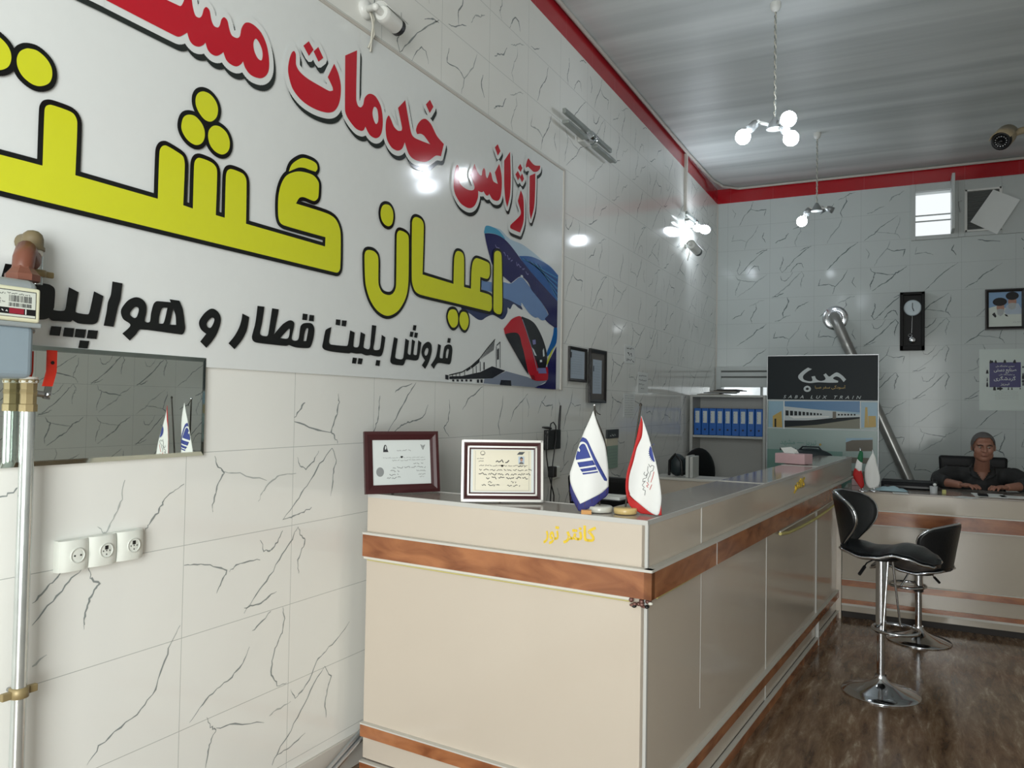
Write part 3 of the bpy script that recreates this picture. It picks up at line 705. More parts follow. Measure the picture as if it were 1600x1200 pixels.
LIFT = Vector((3e-6, 0, 0))
def letters(name, groups, mt, layer, border=None, shadow=None):
    mb = MB()
    for g in groups:
        L = [bp(lp) for lp in g]
        mb.poly(L, bfn(layer + 4), mt)
        if border:
            for lp in L: mb.stroke([Vector(p) for p in lp], border[0] * 2, bfn(layer + 2), border[1], closed=True, lift=LIFT)
        if shadow:
            dy, dz = shadow
            S1 = [[(a + dy, b + dz) for a, b in lp] for lp in L]
            mb.poly([S1[0]], bfn(layer), 'vinyl_shadow')
            mb.stroke([Vector(p) for p in S1[0]], border[0] * 2, bfn(layer + .1), 'vinyl_shadow', closed=True, lift=LIFT)
    return tag(mb.build('lettering', banner), name)
letters('red lettering with white edge and black drop shadow', R3_, 'vinyl_red', 8, (.0235, 'vinyl_white'), (.012, -.017))
letters('large yellow lettering with black outline', Y_, 'vinyl_yellow', 8, (.0145, 'vinyl_black'))
letters('black lettering', K_, 'vinyl_black', 6)

# ================================================================== RECEPTION COUNTER
mat('cream_laminate', (204, 193, 178), 0.14, noise=0.03, nscale=3)
mat('top_laminate', (168, 160, 152), 0.10, noise=0.04, nscale=5)
mat('strip_grey', (196, 196, 192), 0.35)
mat('ledge_white', (206, 204, 196), 0.35)
mat('led_tape', (206, 196, 120), 0.5)
mat('led_profile', (224, 222, 210), 0.35)
mat('gold_letter', (232, 200, 60), 0.28, 0.35)
mat('torn_foil', (120, 84, 76), 0.35, 0.3, noise=0.5, nscale=60)
mat('plinth_dark', (40, 34, 30), 0.6)
def cp(s, t, z): return CORNER + CSIDE * s + CFRONT * t + Vector((0, 0, z))
CM = Matrix((tuple(CFRONT) + (0,), tuple(CSIDE) + (0,), (0, 0, 1, 0), (0, 0, 0, 1))).transposed()
CM = Matrix.Translation(CORNER) @ CM            # local (t, s, z) -> world
def cbox(mb, lo, hi, mt, r=0): return mb.bbox(lo, hi, mt, r, CM) if r else mb.box(lo, hi, mt, CM)
LF, LS, LB, DEP, PR = -1.255, 4.46, 3.772, 0.25, 0.028
counter = thing('reception_counter', cp(1, -.2, FZ), 'tall L-shaped cream reception counter with a brown wood-grain band and gold lettering', 'counter')
# front wing and long side wing, each made of stepped panels
def wing(name, a, b, along):
    """a..b run length; along 's' (side wing) or 't' (front wing)"""
    def B(mb, u0, u1, out, inn, z0, z1, mt, r=0):
        if along == 's': cbox(mb, (-inn, u0, z0), (out, u1, z1), mt, r)
        else: cbox(mb, (u0, -out, z0), (u1, inn, z1), mt, r)
    full = b
    if along == 's': b = LB
    mb = MB(); B(mb, a, b, 0, .02, FZ + .06, .955, 'cream_laminate'); mb.build('body_panel', counter)
    mb = MB(); B(mb, a, full, 0, .02, .955, 1.10, 'cream_laminate'); mb.build('upper_panel', counter)
    mb = MB(); B(mb, a - (PR if along == 's' else 0), b + (PR if along == 't' else 0), PR, .0, .853, .944, 'walnut_band'); mb.build('wood_band', counter)
    mb = MB(); B(mb, a - (PR if along == 's' else 0), full + (PR if along == 't' else 0), PR + .002, .0, .944, .953, 'ledge_white'); mb.build('ledge', counter)
    mb = MB(); B(mb, a - (.02 if along == 's' else 0), b + (.02 if along == 't' else 0), .02, .0, .104, .154, 'walnut_band'); mb.build('wood_band', counter)
    mb = MB(); B(mb, a - (.02 if along == 's' else 0), b + (.02 if along == 't' else 0), .022, .0, .154, .160, 'ledge_white')
    B(mb, a - (.02 if along == 's' else 0), b + (.02 if along == 't' else 0), .022, .0, -.002, .004, 'ledge_white'); mb.build('ledge', counter)
    mb = MB(); B(mb, a - (.02 if along == 's' else 0), b + (.02 if along == 't' else 0), .02, .0, FZ, -.002, 'walnut_band'); mb.build('plinth', counter)
wing('front', LF, 0, 't'); wing('side', 0, LS, 's')
mb = MB(); cbox(mb, (0, LB - .02, FZ), (.033, LB, .90), 'cream_laminate'); mb.build('end_filler', counter)
# tops
mb = MB(); cbox(mb, (LF, 0, 1.10), (0, DEP, 1.11), 'top_laminate'); cbox(mb, (-DEP, DEP, 1.10), (0, LS, 1.11), 'top_laminate')
mb.build('counter_top', counter)
mb = MB()
cbox(mb, (LF, -.002, 1.096), (.002, .006, 1.1125), 'strip_grey'); cbox(mb, (-.006, 0, 1.096), (.002, LS, 1.1125), 'strip_grey')
cbox(mb, (LF, DEP - .004, 1.104), (-DEP, DEP + .002, 1.1122), 'strip_grey')
for s in (1.62, 3.07): cbox(mb, (-DEP, s - .006, 1.108), (.002, s + .006, 1.1128), 'strip_grey')
cbox(mb, (-.008, -.003, -.002), (.003, .008, .85), 'strip_grey'); cbox(mb, (-.008, -.003, .953), (.003, .008, 1.10), 'strip_grey')
cbox(mb, (-.004, .57, .955), (.0025, .576, 1.10), 'strip_grey')
cbox(mb, (PR - .002, .69, .853), (PR + .0015, .695, .944), 'strip_grey')
cbox(mb, (-.004, .575, .3), (.0012, .578, .85), 'strip_grey'); cbox(mb, (-.004, 1.63, .16), (.0025, 1.636, .85), 'strip_grey')
cbox(mb, (-.004, 2.95, .0), (.006, 2.972, .85), 'strip_grey'); cbox(mb, (-.004, 2.95, FZ), (.022, 2.972, .104), 'strip_grey')
cbox(mb, (-.004, 1.63, .0), (.0025, 1.636, .104), 'strip_grey')
mb.build('metal_trim', counter)
# wing bodies behind the panels, toe space and inner faces
mb = MB(); cbox(mb, (LF, .02, FZ), (-.02, DEP - .005, 1.10), 'cream_laminate'); cbox(mb, (-DEP + .005, DEP, FZ), (-.02, LB, 1.10), 'cream_laminate'); cbox(mb, (-DEP + .005, LB, .945), (-.02, LS - .001, 1.10), 'cream_laminate'); mb.build('carcass', counter)
# lower working shelf behind, running to the left wall
mb = MB(); mb.box((-1.78, 6.03, FZ), (-.80, 6.06, .925), 'cream_laminate'); mb.bbox((-1.80, 6.02, .925), (-.80, 6.32, .945), 'ledge_white', .004); mb.build('return_panel', counter)
# LED profile under the band, torn at the corner
mb = MB()
mb.tube([cp(-.012, LF, .846), cp(-.012, -.045, .846)], .0085, 'led_profile', 8)
mb.tube([cp(-.006, LF + .01, .836), cp(-.006, -.9, .835), cp(-.006, -.05, .836)], .004, 'led_tape', 6)
mb.build('led_strip', counter); mb = MB()
mb.tube([cp(.06, .012, .845), cp(.3, .012, .846), cp(.55, .010, .847)], .006, 'led_tape', 6)
P = [onP(x, y, cp(0, .02, 0), CFRONT) for x, y in ((1219, 834), (1232, 832), (1250, 824), (1272, 812), (1290, 800), (1306, 787), (1321, 771))]
mb.build('led_strip', counter); mb = MB(); mb.tube(P, .009, 'led_tape', 6)
P = [onP(x, y, cp(0, .02, 0), CFRONT) for x, y in ((1219, 831), (1250, 813), (1285, 793), (1321, 768))]
mb.tube(P, .005, 'led_profile', 6)
mb.build('led_strip', counter)
mb = MB(); rr = random.Random(5)
for i in range(16):
    c = cp(-.018 + rr.uniform(-.008, .02), .004 + rr.uniform(-.05, .022), .838 + rr.uniform(-.014, .01))
    mb.ball(c, .009, rr.choice(['torn_foil', 'torn_foil', 'black', 'led_profile']), (1, rr.uniform(.5, 1.3), rr.uniform(.4, 1)), 6)
mb.build('torn_strip_end', counter)
# gold letters on the front wing (Persian: tour counter)
def front_pt(x, y): return onP(x, y, cp(-.001, 0, 0), CSIDE)
mb = MB(); a = front_pt(880, 849); b = front_pt(931, 853)
text(mb, 'کانتر', a, CFRONT, (0, 0, 1), (b - a).length, 'gold_letter', height=.072, bold=.025, ext=.02, fa=True)
a = front_pt(849, 849); b = front_pt(873, 851)
text(mb, 'تور', a, CFRONT, (0, 0, 1), (b - a).length, 'gold_letter', height=.068, bold=.02, ext=.02, fa=True)
tag(mb.build('lettering', counter), 'gold stick-on Persian lettering')
mb = MB(); a = onP(1241, 771, cp(0, .002, 0), CFRONT)
text(mb, 'کانتر', a, CSIDE, (0, 0, 1), .30, 'gold_letter', height=.075, bold=.03, ext=.02, fa=True)
tag(mb.build('lettering', counter), 'gold stick-on Persian lettering on the side')

# ------------------------------------------------------------------ low desk counter at the back
mat('desk_cream_dimmed', (182, 172, 156), 0.16, noise=0.03)  # counter's cream laminate, darkened so the dimmer light back here sits in the colour
DY, DX0, DX1, DZ = 6.35, -.425, 2.7, .90
desk = thing('desk_counter', (1.2, DY + .3, FZ), 'low cream desk counter with a brown wood-grain band in front of the seated man', 'counter')
mb = MB(); mb.box((DX0, DY, FZ + .05), (DX1, DY + .02, DZ), 'desk_cream_dimmed'); mb.box((DX1 - .02, DY + .02, FZ), (DX1, DY + .60, DZ), 'desk_cream_dimmed'); mb.build('body_panel', desk)
mb = MB(); mb.bbox((DX0, DY - .005, DZ - .012), (DX1, DY + .60, DZ), 'top_laminate', .003); mb.build('desk_top', desk)
mb = MB(); mb.box((DX0, DY - .022, .660), (DX1, DY, .757), 'walnut_band'); mb.build('wood_band', desk)
mb = MB(); mb.box((DX0, DY - .024, .757), (DX1, DY, .765), 'ledge_white'); mb.box((DX0, DY - .02, .652), (DX1, DY, .660), 'ledge_white')
mb.box((DX0, DY - .018, .235), (DX1, DY, .240), 'ledge_white'); mb.box((DX0, DY - .018, .045), (DX1, DY, .06), 'ledge_white'); mb.build('ledge', desk)
mb = MB(); mb.box((DX0, DY - .016, .190), (DX1, DY, .235), 'walnut_band'); mb.build('wood_band', desk)
mb = MB(); mb.box((DX0, DY - .016, .06), (DX1, DY, .09), 'walnut_band'); mb.build('wood_band', desk)
mb = MB(); mb.box((DX0, DY + .03, FZ), (DX1, DY + .05, .05), 'plinth_dark'); mb.build('plinth', desk)

# ================================================================== THINGS ON THE LEFT WALL
# mirror ------------------------------------------------------------
mat('mirror_glass', (242, 248, 243), 0.01, 1.0)
mat('mirror_bevel', (196, 206, 200), 0.04, 1.0)
mirror = thing('wall_mirror', (XL + .02, 1.4, 1.47), 'frameless rectangular mirror on the marble wall behind the gas pipe', 'mirror')
y0, y1, z0, z1 = .88, 1.856, 1.312, 1.636
mb = MB(); xm = XL + .0145
mb.box((xm, y0 + .012, z0 + .012), (xm + .004, y1 - .012, z1 - .012), 'mirror_glass'); mb.build('glass', mirror)
mb = MB(); b_ = .014; xo = xm + .0005; xi = xm + .0045
oc = [(y0, z0), (y1, z0), (y1, z1), (y0, z1)]; ic = [(y0 + b_, z0 + b_), (y1 - b_, z0 + b_), (y1 - b_, z1 - b_), (y0 + b_, z1 - b_)]
for i in range(4):
    j = (i + 1) % 4
    mb.quad((xo, *oc[i]), (xo, *oc[j]), (xi, *ic[j]), (xi, *ic[i]), 'mirror_bevel')
    mb.quad((xo, *oc[i]), (xo, *oc[j]), (XL + .001, *oc[j]), (XL + .001, *oc[i]), 'white_paint')
mb.build('bevelled_edge', mirror)

# gas meter -----------------------------------------------------------
mat('meter_blue', (142, 158, 168), 0.35, noise=0.04); mat('meter_grey', (150, 158, 160), 0.35); mat('meter_cream', (226, 226, 196), 0.35)
mat('meter_label', (214, 220, 210), 0.3); mat('meter_red', (150, 40, 56), 0.4)
mat('copper_paint', (112, 68, 52), 0.4, noise=0.06); mat('bronze_cap', (112, 100, 74), 0.5, noise=0.12)
mat('ptfe', (238, 238, 230), 0.6); mat('brass', (150, 134, 96), 0.45, 0.3, noise=0.1); mat('valve_red', (214, 52, 34), 0.35)
mat('galvanised', (206, 212, 210), 0.22, 0.75, noise=0.22, nscale=14)
MX0, MX1 = XL + .045, XL + .185
me_ = onX(66, 480, MX1); YR = me_.y; YL = YR - .235
zz = lambda py, X=MX1: onX(60, py, X).z
meter = thing('gas_meter', (XL + .1, YR - .12, zz(590)), 'grey-blue gas meter with a cream dial panel at the left edge', 'gas meter')
mb = MB(); mb.bbox((MX0 + .01, YL, zz(592)), (MX1 - .012, YR - .006, zz(508)), 'meter_blue', .018, seg=4); mb.build('lower_case', meter)
mb = MB(); mb.bbox((MX0, YL - .004, zz(510)), (MX1 - .006, YR, zz(438)), 'meter_grey', .024, seg=4); mb.bbox((MX0 - .004, YL - .006, zz(513)), (MX1 - .004, YR + .004, zz(505)), 'meter_grey', .004)
mb.tube([(MX0 + .08, YR - .006, zz(515)), (MX0 + .08, YR + .018, zz(515))], .006, 'steel', 8)
mb.build('upper_case', meter)
mb = MB(); mb.bbox((MX1 - .03, YL + .01, zz(505)), (MX1, YR - .004, zz(452)), 'meter_cream', .006, seg=3); mb.build('dial_panel', meter)
mb = MB(); xx = MX1 + .0008
L = lambda u, v: Vector((xx, YR - .004 - .158 + .146 * u, zz(499) + (zz(458) - zz(499)) * v))
def lq(mb, u0, v0, u1, v1, mt, dx=0): mb.quad(*[L(*c) + Vector((dx, 0, 0)) for c in ((u0, v0), (u1, v0), (u1, v1), (u0, v1))], mt)
lq(mb, 0, 0, 1, 1, 'ink'); lq(mb, .01, .02, .99, .97, 'meter_label', .0002); lq(mb, .01, .1, .99, .33, 'black', .0004)
lq(mb, .56, .12, .80, .32, 'meter_red', .0006); lq(mb, .82, .12, .84, .32, 'paper', .0006)
for i in range(8): scribble(mb, L(.05 + i * .065, .21) + Vector((.0008, 0, 0)), Vector((0, 1, 0)), Vector((0, 0, 1)), .004, .007, 'paper', i)
for i, (u, v, w) in enumerate(((.08, .84, .06), (.08, .72, .04), (.08, .62, .05), (.08, .54, .06), (.08, .46, .05), (.52, .86, .055))):
    scribble(mb, L(u, v) + Vector((.0006, 0, 0)), Vector((0, 1, 0)), Vector((0, 0, 1)), w, .0045, 'ink', i + 20)
rr = random.Random(2)
for i in range(26):                                       # bar code lines
    u = .55 + i * .0145; lq(mb, u, .56, u + rr.choice((.004, .009)), .80, 'ink', .0006); lq(mb, u, .38, u + rr.choice((.004, .009)), .52, 'ink', .0006)
mb.build('label', meter)
# inlet bend above the meter
hub = onX(35, 432, XL + .10)
mb = MB(); hx = XL + .11; hy = onX(35, 432, hx).y; hz = onX(35, 432, hx).z
mb.lathe([(.040, -.012), (.040, .004), (.034, .010), (.026, .020), (.024, .026)], 'copper_paint', (hx, hy, hz), n=8, smooth=False)
cap = onX(51, 378, XL + .055)
ts = [Vector((hx, hy, hz + .02)), Vector((hx, hy + .002, hz + .045)), Vector((hx - .012, hy + .014, hz + .07)), Vector((cap.x + .018, cap.y - .012, cap.z - .055)), Vector((cap.x + .004, cap.y - .003, cap.z - .035))]
mb.tube(ts, [.024, .025, .025, .0225, .0215], 'copper_paint', 16); mb.build('inlet_bend', meter)
mb = MB(); mb.lathe([(.0235, -.036), (.0245, -.034), (.0245, -.022), (.0235, -.020)], 'ptfe', tuple(cap), n=18); mb.build('sealing_tape', meter)
mb = MB(); mb.lathe([(.029, -.022), (.029, -.014), (.0255, -.010), (.0255, .008), (.022, .020), (.013, .028), (.0, .031)], 'bronze_cap', tuple(cap), n=20)
mb.lathe([(.024, 0), (.024, .040)], 'bronze_cap', tuple(cap), ax=(-1, 0, 0), n=16); mb.build('elbow', meter)

# vertical gas pipe with valve ------------------------------------------
PXW = XL + .055; py_ = onX(43, 660, PXW).y; zv0 = onX(44, 643, PXW).z; zv1 = onX(44, 596, PXW).z
pipe = thing('gas_pipe', (PXW, py_, FZ), 'silver-painted vertical gas pipe running from the meter down the left edge of the wall', 'pipe')
mb = MB(); r = .0175
mb.tube([(PXW, py_, FZ), (PXW, py_, .76), (PXW, py_, zv0)], r, 'galvanised', 16); mb.build('pipe', pipe)
mb = MB(); mb.lathe([(.022, 0), (.022, .018), (.0195, .02), (.0195, .045), (.021, .05), (.0195, .058), (.0205, .08), (.023, .084), (.023, zv1 - zv0 - .003)], 'brass', (PXW, py_, zv0), n=8, smooth=False)
mb.tube([(PXW, py_, zv0 + .05), (PXW + .012, py_ + .034, zv0 + .045)], .008, 'steel', 8); mb.build('ball_valve', pipe)
mb = MB(); mb.lathe([(.0215, 0), (.0225, .004), (.0205, .010), (.0215, .016)], 'ptfe', (PXW, py_, zv1 - .004), n=14); mb.build('sealing_tape', pipe)
hb = Vector((PXW + .014, py_ + .040, zv0 + .045))
mb = MB(); mb.box((-.002, -.009, -.012), (.002, .009, .026), 'steel', Matrix.Translation(hb) @ Matrix.Rotation(radians(-10), 4, 'X'))
mb.lathe([(.008, 0), (.008, .008), (.004, .011)], 'steel', tuple(hb), ax=(1, .1, 0), n=6, smooth=False); mb.build('handle_bracket', pipe)
mb = MB()
pth = [(.0, .022), (.006, .045), (.010, .062), (.010, .118)]
for (a, b), (c, d) in zip(pth[:-1], pth[1:]):
    wa = .0125
    mb.add([hb + Vector((dx, s_ * wa + yy, zz_)) for (yy, zz_) in ((a, b), (c, d)) for dx in (-.003, .004) for s_ in (-1, 1)],
           [(0, 1, 5, 4), (2, 6, 7, 3), (0, 4, 6, 2), (1, 3, 7, 5), (4, 5, 7, 6), (0, 2, 3, 1)], 'valve_red')
mb.lathe([(.005, 0), (.005, .0012)], 'black', tuple(hb + Vector((.004, .010, .085))), ax=(1, 0, 0), n=10); mb.build('valve_handle', pipe)
zc_ = onX(35, 1080, PXW).z
mb = MB(); mb.lathe([(r + .001, -.014), (r + .006, -.012), (r + .006, .012), (r + .001, .014)], 'brass', (PXW, py_, zc_), n=16)
mb.bbox((PXW - .006, py_ - .046, zc_ - .011), (PXW + .008, py_ - .018, zc_ + .009), 'brass', .003); mb.bbox((PXW - .006, py_ + .018, zc_ - .009), (PXW + .008, py_ + .046, zc_ + .011), 'brass', .003)
mb.tube([(XL + .01, py_, zc_), (PXW - .01, py_, zc_)], .006, 'steel', 8)
mb.build('pipe_clamp', pipe)
# short galvanised riser with its own clamp between meter and wall
RX = XL + .030; rp = onX(58, 440, RX)
riser = thing('riser_pipe', (RX, rp.y, rp.z), 'short galvanised pipe stub with a round clamp behind the gas meter', 'pipe')
mb = MB(); mb.tube([(RX, rp.y, zz(431)), (RX, rp.y, onX(56, 385, RX).z)], .013, 'galvanised', 12); mb.build('pipe', riser)
rc = onX(58, 427, RX)
mb = MB(); mb.lathe([(.014, -.009), (.021, -.008), (.021, .008), (.014, .009)], 'brass', (RX, rp.y, rc.z), n=14); mb.bbox((RX - .004, rp.y + .015, rc.z - .008), (RX + .006, rp.y + .043, rc.z + .008), 'brass', .003); mb.build('pipe_clamp', riser)

# sockets -----------------------------------------------------------------
mat('socket_white', (226, 230, 222), 0.28); mat('socket_shade', (206, 210, 202), 0.35)
def socket(px, py, kind, label):
    c = onX(px, py, XL + .03); t = thing('wall_socket', (XL, c.y, c.z), label, 'socket', None)
    h = .043
    bm = bmesh.new(); bmesh.ops.create_grid(bm, x_segments=8, y_segments=8, size=h)
    for v in bm.verts:
        u, w = v.co.x / h, v.co.y / h
        v.co = Vector((XL + .034 - .010 * abs(u) ** 3 - .003 * abs(w) ** 4, c.y + v.co.x, c.z + v.co.y))
    mb = MB(); mb.addbm(bm, 'socket_white', smooth=True)
    for a, b in (((-1, -1), (1, -1)), ((1, -1), (1, 1)), ((1, 1), (-1, 1)), ((-1, 1), (-1, -1))):
        n = 8; top = []; bot = []
        for i in range(n + 1):
            u = a[0] + (b[0] - a[0]) * i / n; w = a[1] + (b[1] - a[1]) * i / n
            top.append(Vector((XL + .034 - .010 * abs(u) ** 3 - .003 * abs(w) ** 4, c.y + u * h, c.z + w * h))); bot.append(Vector((XL, c.y + u * h * 1.02, c.z + w * h * 1.02)))
        mb.add(top + bot, [(i, i + 1, n + 2 + i, n + 1 + i) for i in range(n)], 'socket_white')
    mb.build('plate', t)
    o = (XL + .0335, c.y + .004, c.z)
    mb = MB(); mb.lathe([(.022, .0), (.0215, .0025), (.019, .0025), (.018, -.001), (.0, -.001)], 'socket_shade', o, ax=(1, 0, 0), n=24); mb.build('insert', t)
    mb = MB(); X = XL + .0345
    if kind == 'power':
        for dy in (-.009, .009): mb.lathe([(.0026, 0), (.0026, .0006)], 'black', (X, c.y + .004 + dy, c.z), ax=(1, 0, 0), n=8)
    else:
        mb.box((X, c.y - .001, c.z + .003), (X + .0006, c.y + .009, c.z + .014), 'black')
        for dy, dz in ((-.006, -.001), (.004, .0), (.014, -.001), (.004, -.011)): mb.box((X, c.y + dy - .0012, c.z + dz - .002), (X + .0006, c.y + dy + .0012, c.z + dz + .002), 'black')
    mb.build('contacts', t)
socket(118, 868, 'power', 'white round two-pin power socket, leftmost of three on the marble wall')
socket(163, 860, 'data', 'white telephone socket between the power socket and another telephone socket')
socket(206, 852, 'data', 'white telephone socket, rightmost of the three on the marble wall')

# surveillance cameras ----------------------------------------------------
mat('cam_white', (216, 218, 214), 0.35); mat('cam_tan', (176, 160, 130), 0.35); mat('cable_white', (196, 194, 182), 0.5)
def bullet(base, nrm, joint, a, b, r, label, body='cam_white', cables=True, ring=False):
    """wall/ceiling disc, arm to the joint, cylinder from a to b with a sun hood"""
    base, nrm, joint, a, b = Vector(base), Vector(nrm), Vector(joint), Vector(a), Vector(b)
    t = thing('surveillance_camera', tuple(base), label, 'camera')
    mb = MB(); mb.lathe([(r * 1.15, 0), (r * 1.15, .012), (r * .9, .022), (0, .026)], body, base, ax=nrm, n=20); mb.build('mount', t)
    mb = MB(); mb.tube([base + nrm * .01, joint], r * .38, body, 10); mb.ball(joint, r * .45, body, n=10); mb.tube([joint, a + (b - a) * .05], r * .40, body, 10); mb.build('arm', t)
    d = (b - a).normalized(); L = (b - a).length
    mb = MB(); mb.lathe([(r * .8, 0), (r * .95, .01), (r, .02), (r, L * .8)], body, a, ax=d, n=20); mb.build('housing', t)
    mb = MB(); mb.lathe([(r * .98, L * .8), (r * .98, L), (r * .7, L * 1.0), (r * .7, L * .97), (0, L * .97)], 'black', a, ax=d, n=20)
    mb.ball(a + d * L * .97, r * .3, 'glass_dark', n=10)
    if ring:
        q = d.to_track_quat('Z', 'Y')
        for i in range(14): mb.ball(a + d * L * .99 + q @ Vector((cos(i / 14 * 2 * pi), sin(i / 14 * 2 * pi), 0)) * r * .55, r * .09, 'chrome', n=6)
    mb.build('lens_face', t)
    up = Vector((0, 0, 1)); sd = d.cross(up).normalized(); up = sd.cross(d).normalized(); vs = []
    K = 9
    for e in (-.02, L * 1.14):
        for k in range(K + 1):
            th = radians(-70 + 140 * k / K)
            for rr_ in (r * 1.08, r * 1.14): vs.append(a + d * e + (up * cos(th) + sd * sin(th)) * rr_)
    fs = []; o = (K + 1) * 2
    for k in range(K):
        i = 2 * k; fs += [(i, i + 2, o + i + 2, o + i), (i + 1, o + i + 1, o + i + 3, i + 3), (o + i, o + i + 2, o + i + 3, o + i + 1), (i, i + 1, i + 3, i + 2)]
    mb = MB(); mb.add(vs, fs, body, True); mb.build('sun_hood', t)
    if cables:
        mb = MB()
        for k in range(2):
            s_ = (-1, 1)[k] * .008
            mb.tube([base + nrm * .03 + Vector((0, s_, -.01)), base + nrm * .045 + Vector((0, s_, -.05)), base + nrm * .04 + Vector((0, -s_ + .01, -.11)), base + nrm * .02 + Vector((0, s_ + .012, -.17 - .01 * k))], .0045, 'cable_white', 6)
        mb.build('cable', t)
    return t
mat('glass_dark', (18, 20, 24), 0.08)
b0 = onX(570, 15, XL)
bullet(b0, (1, 0, 0), onX(587, 11, XL + .11), onX(596, 20, XL + .11), onX(623, 44, XL + .10), .037, 'white bullet camera mounted above the banner at the top of the picture')
b0 = onX(1071, 381, XL)
bullet(b0, (1, 0, 0), onX(1078, 381, XL + .10), onX(1080, 383, XL + .11), onX(1091, 394, XL + .12), .045, 'small grey bullet camera with looped cables below the lit wall lamp')
c0 = onY(1570, 210, 8.0); c1_ = onY(1564, 221, 7.86)
bullet((c0.x + .32, 8.1, ZC), (0, 0, -1), (c0.x + .31, 8.08, 4.02), c0 + Vector((.02, .03, .0)), c1_, .078, 'tan bullet camera with a ring of infrared lamps hanging from the ceiling', 'cam_tan', False, True)

# wall spot bars -----------------------------------------------------------
mat('bar_grey', (150, 156, 152), 0.3, 0.4)
def wall_bar(y, z, L, label, lit):
    t = thing('wall_lamp', (XL, y, z), label, 'lamp')
    mb = MB(); mb.bbox((XL, y - .07, z - .045), (XL + .05, y + .07, z + .045), 'cam_white', .008); mb.build('housing', t)
    mb = MB(); mb.bbox((XL + .06, y - L / 2, z + .012), (XL + .085, y + L / 2 - .05, z + .045), 'bar_grey', .004)
    mb.tube([(XL + .05, y, z + .02), (XL + .07, y, z + .028)], .02, 'cam_white', 10); mb.build('upper_bar', t)
    mb = MB(); mb.bbox((XL + .05, y - L / 2 + .02, z - .05), (XL + .10, y - .10, z - .028), 'bar_grey', .004); mb.build('reflector', t)
    mb = MB(); mb.bbox((XL + .05, y + .08, z - .05), (XL + .10, y + L / 2, z - .028), 'bar_grey', .004); mb.build('reflector', t)
    mb = MB(); mb.lathe([(.026, -.05), (.03, -.045), (.03, .045), (.026, .05)], 'chrome', (XL + .09, y, z), ax=(0, 1, 0), n=16)
    mb.build('lamp_holder', t)
    if lit:
        mb = MB(); mb.ball((XL + .15, y - .12, z - .10), .05, 'bulb_glow', (1, 1.5, .7), 14); mb.ball((XL + .17, y + .10, z - .07), .055, 'bulb_glow', (1, 1.8, .8), 14)
        tag(mb.build('bulb', t), 'glowing white bulb')
    return t
wall_bar(5.18, 3.42, .96, 'unlit metal picture lamp with twin bars on the tiles right of the banner', False)
wall_bar(8.22, 3.47, .62, 'lit wall lamp with two glaring white bulbs near the far corner', True)

# framed certificates and sheets on the left wall ----------------------------
mat('frame_black', (30, 28, 28), 0.35); mat('frame_mahogany', (66, 32, 34), 0.28, noise=0.12); mat('frame_silver', (214, 212, 206), 0.28, 0.3)
mat('cert_blue', (176, 190, 204), 0.25); mat('cert_cream', (220, 214, 192), 0.35); mat('cert_white', (214, 220, 218), 0.35); mat('mat_grey', (92, 88, 84), 0.5)
mat('sky_print', (120, 158, 196), 0.35)
def frame(name, o, ux, uy, w, h, bw, dep, fm, pm, label, cat='picture frame', lip=None, inner=None):
    """picture frame lying in the plane o + u*ux + v*uy; returns the thing and a placing function"""
    ux, uy, o = Vector(ux).normalized(), Vector(uy).normalized(), Vector(o); nn = ux.cross(uy).normalized()
    M = Matrix((tuple(ux) + (0,), tuple(uy) + (0,), tuple(nn) + (0,), (0, 0, 0, 1))).transposed(); M = Matrix.Translation(o) @ M
    t = thing(name, tuple(o + ux * w / 2), label, cat)
    mb = MB()
    prof = [(0, 0), (0, dep), (bw * .35, dep), (bw * .7, dep * .72), (bw, dep * .55), (bw, dep * .2)]
    def ring(ins, z): return [(ins, ins, z), (w - ins, ins, z), (w - ins, h - ins, z), (ins, h - ins, z)]
    vs = []; fs = []
    for a, z in prof: vs += ring(a, z)
    for i in range(len(prof) - 1):
        for j in range(4): fs.append((i*4+j, i*4+(j+1) % 4, (i+1)*4+(j+1) % 4, (i+1)*4+j))
    mb.add([M @ Vector(v) for v in vs], fs, fm); mb.box((.002, .002, .0), (w - .002, h - .002, dep * .18), fm, M)
    if lip:
        for ins, z, ww in lip:
            for a, b in (((ins, ins), (w - ins, ins + ww)), ((ins, h - ins - ww), (w - ins, h - ins)), ((ins, ins), (ins + ww, h - ins)), ((w - ins - ww, ins), (w - ins, h - ins))):
                mb.box((a[0], a[1], z), (b[0], b[1], z + .004), 'frame_silver', M)
    mb.build('frame', t)
    pt = lambda u, v, l=0: M @ Vector((bw + u * (w - 2 * bw), bw + v * (h - 2 * bw), dep * .22 + .0003 + l * .0003))
    mb = MB()
    if inner: mb.quad(pt(0, 0), pt(1, 0), pt(1, 1), pt(0, 1), inner[0]); a, b = inner[1], inner[2]
    else: a, b = (0, 0), (1, 1)
    mb.quad(pt(a[0], a[1], 1), pt(b[0], a[1], 1), pt(b[0], b[1], 1), pt(a[0], b[1], 1), pm)
    return t, mb, pt, ux, uy
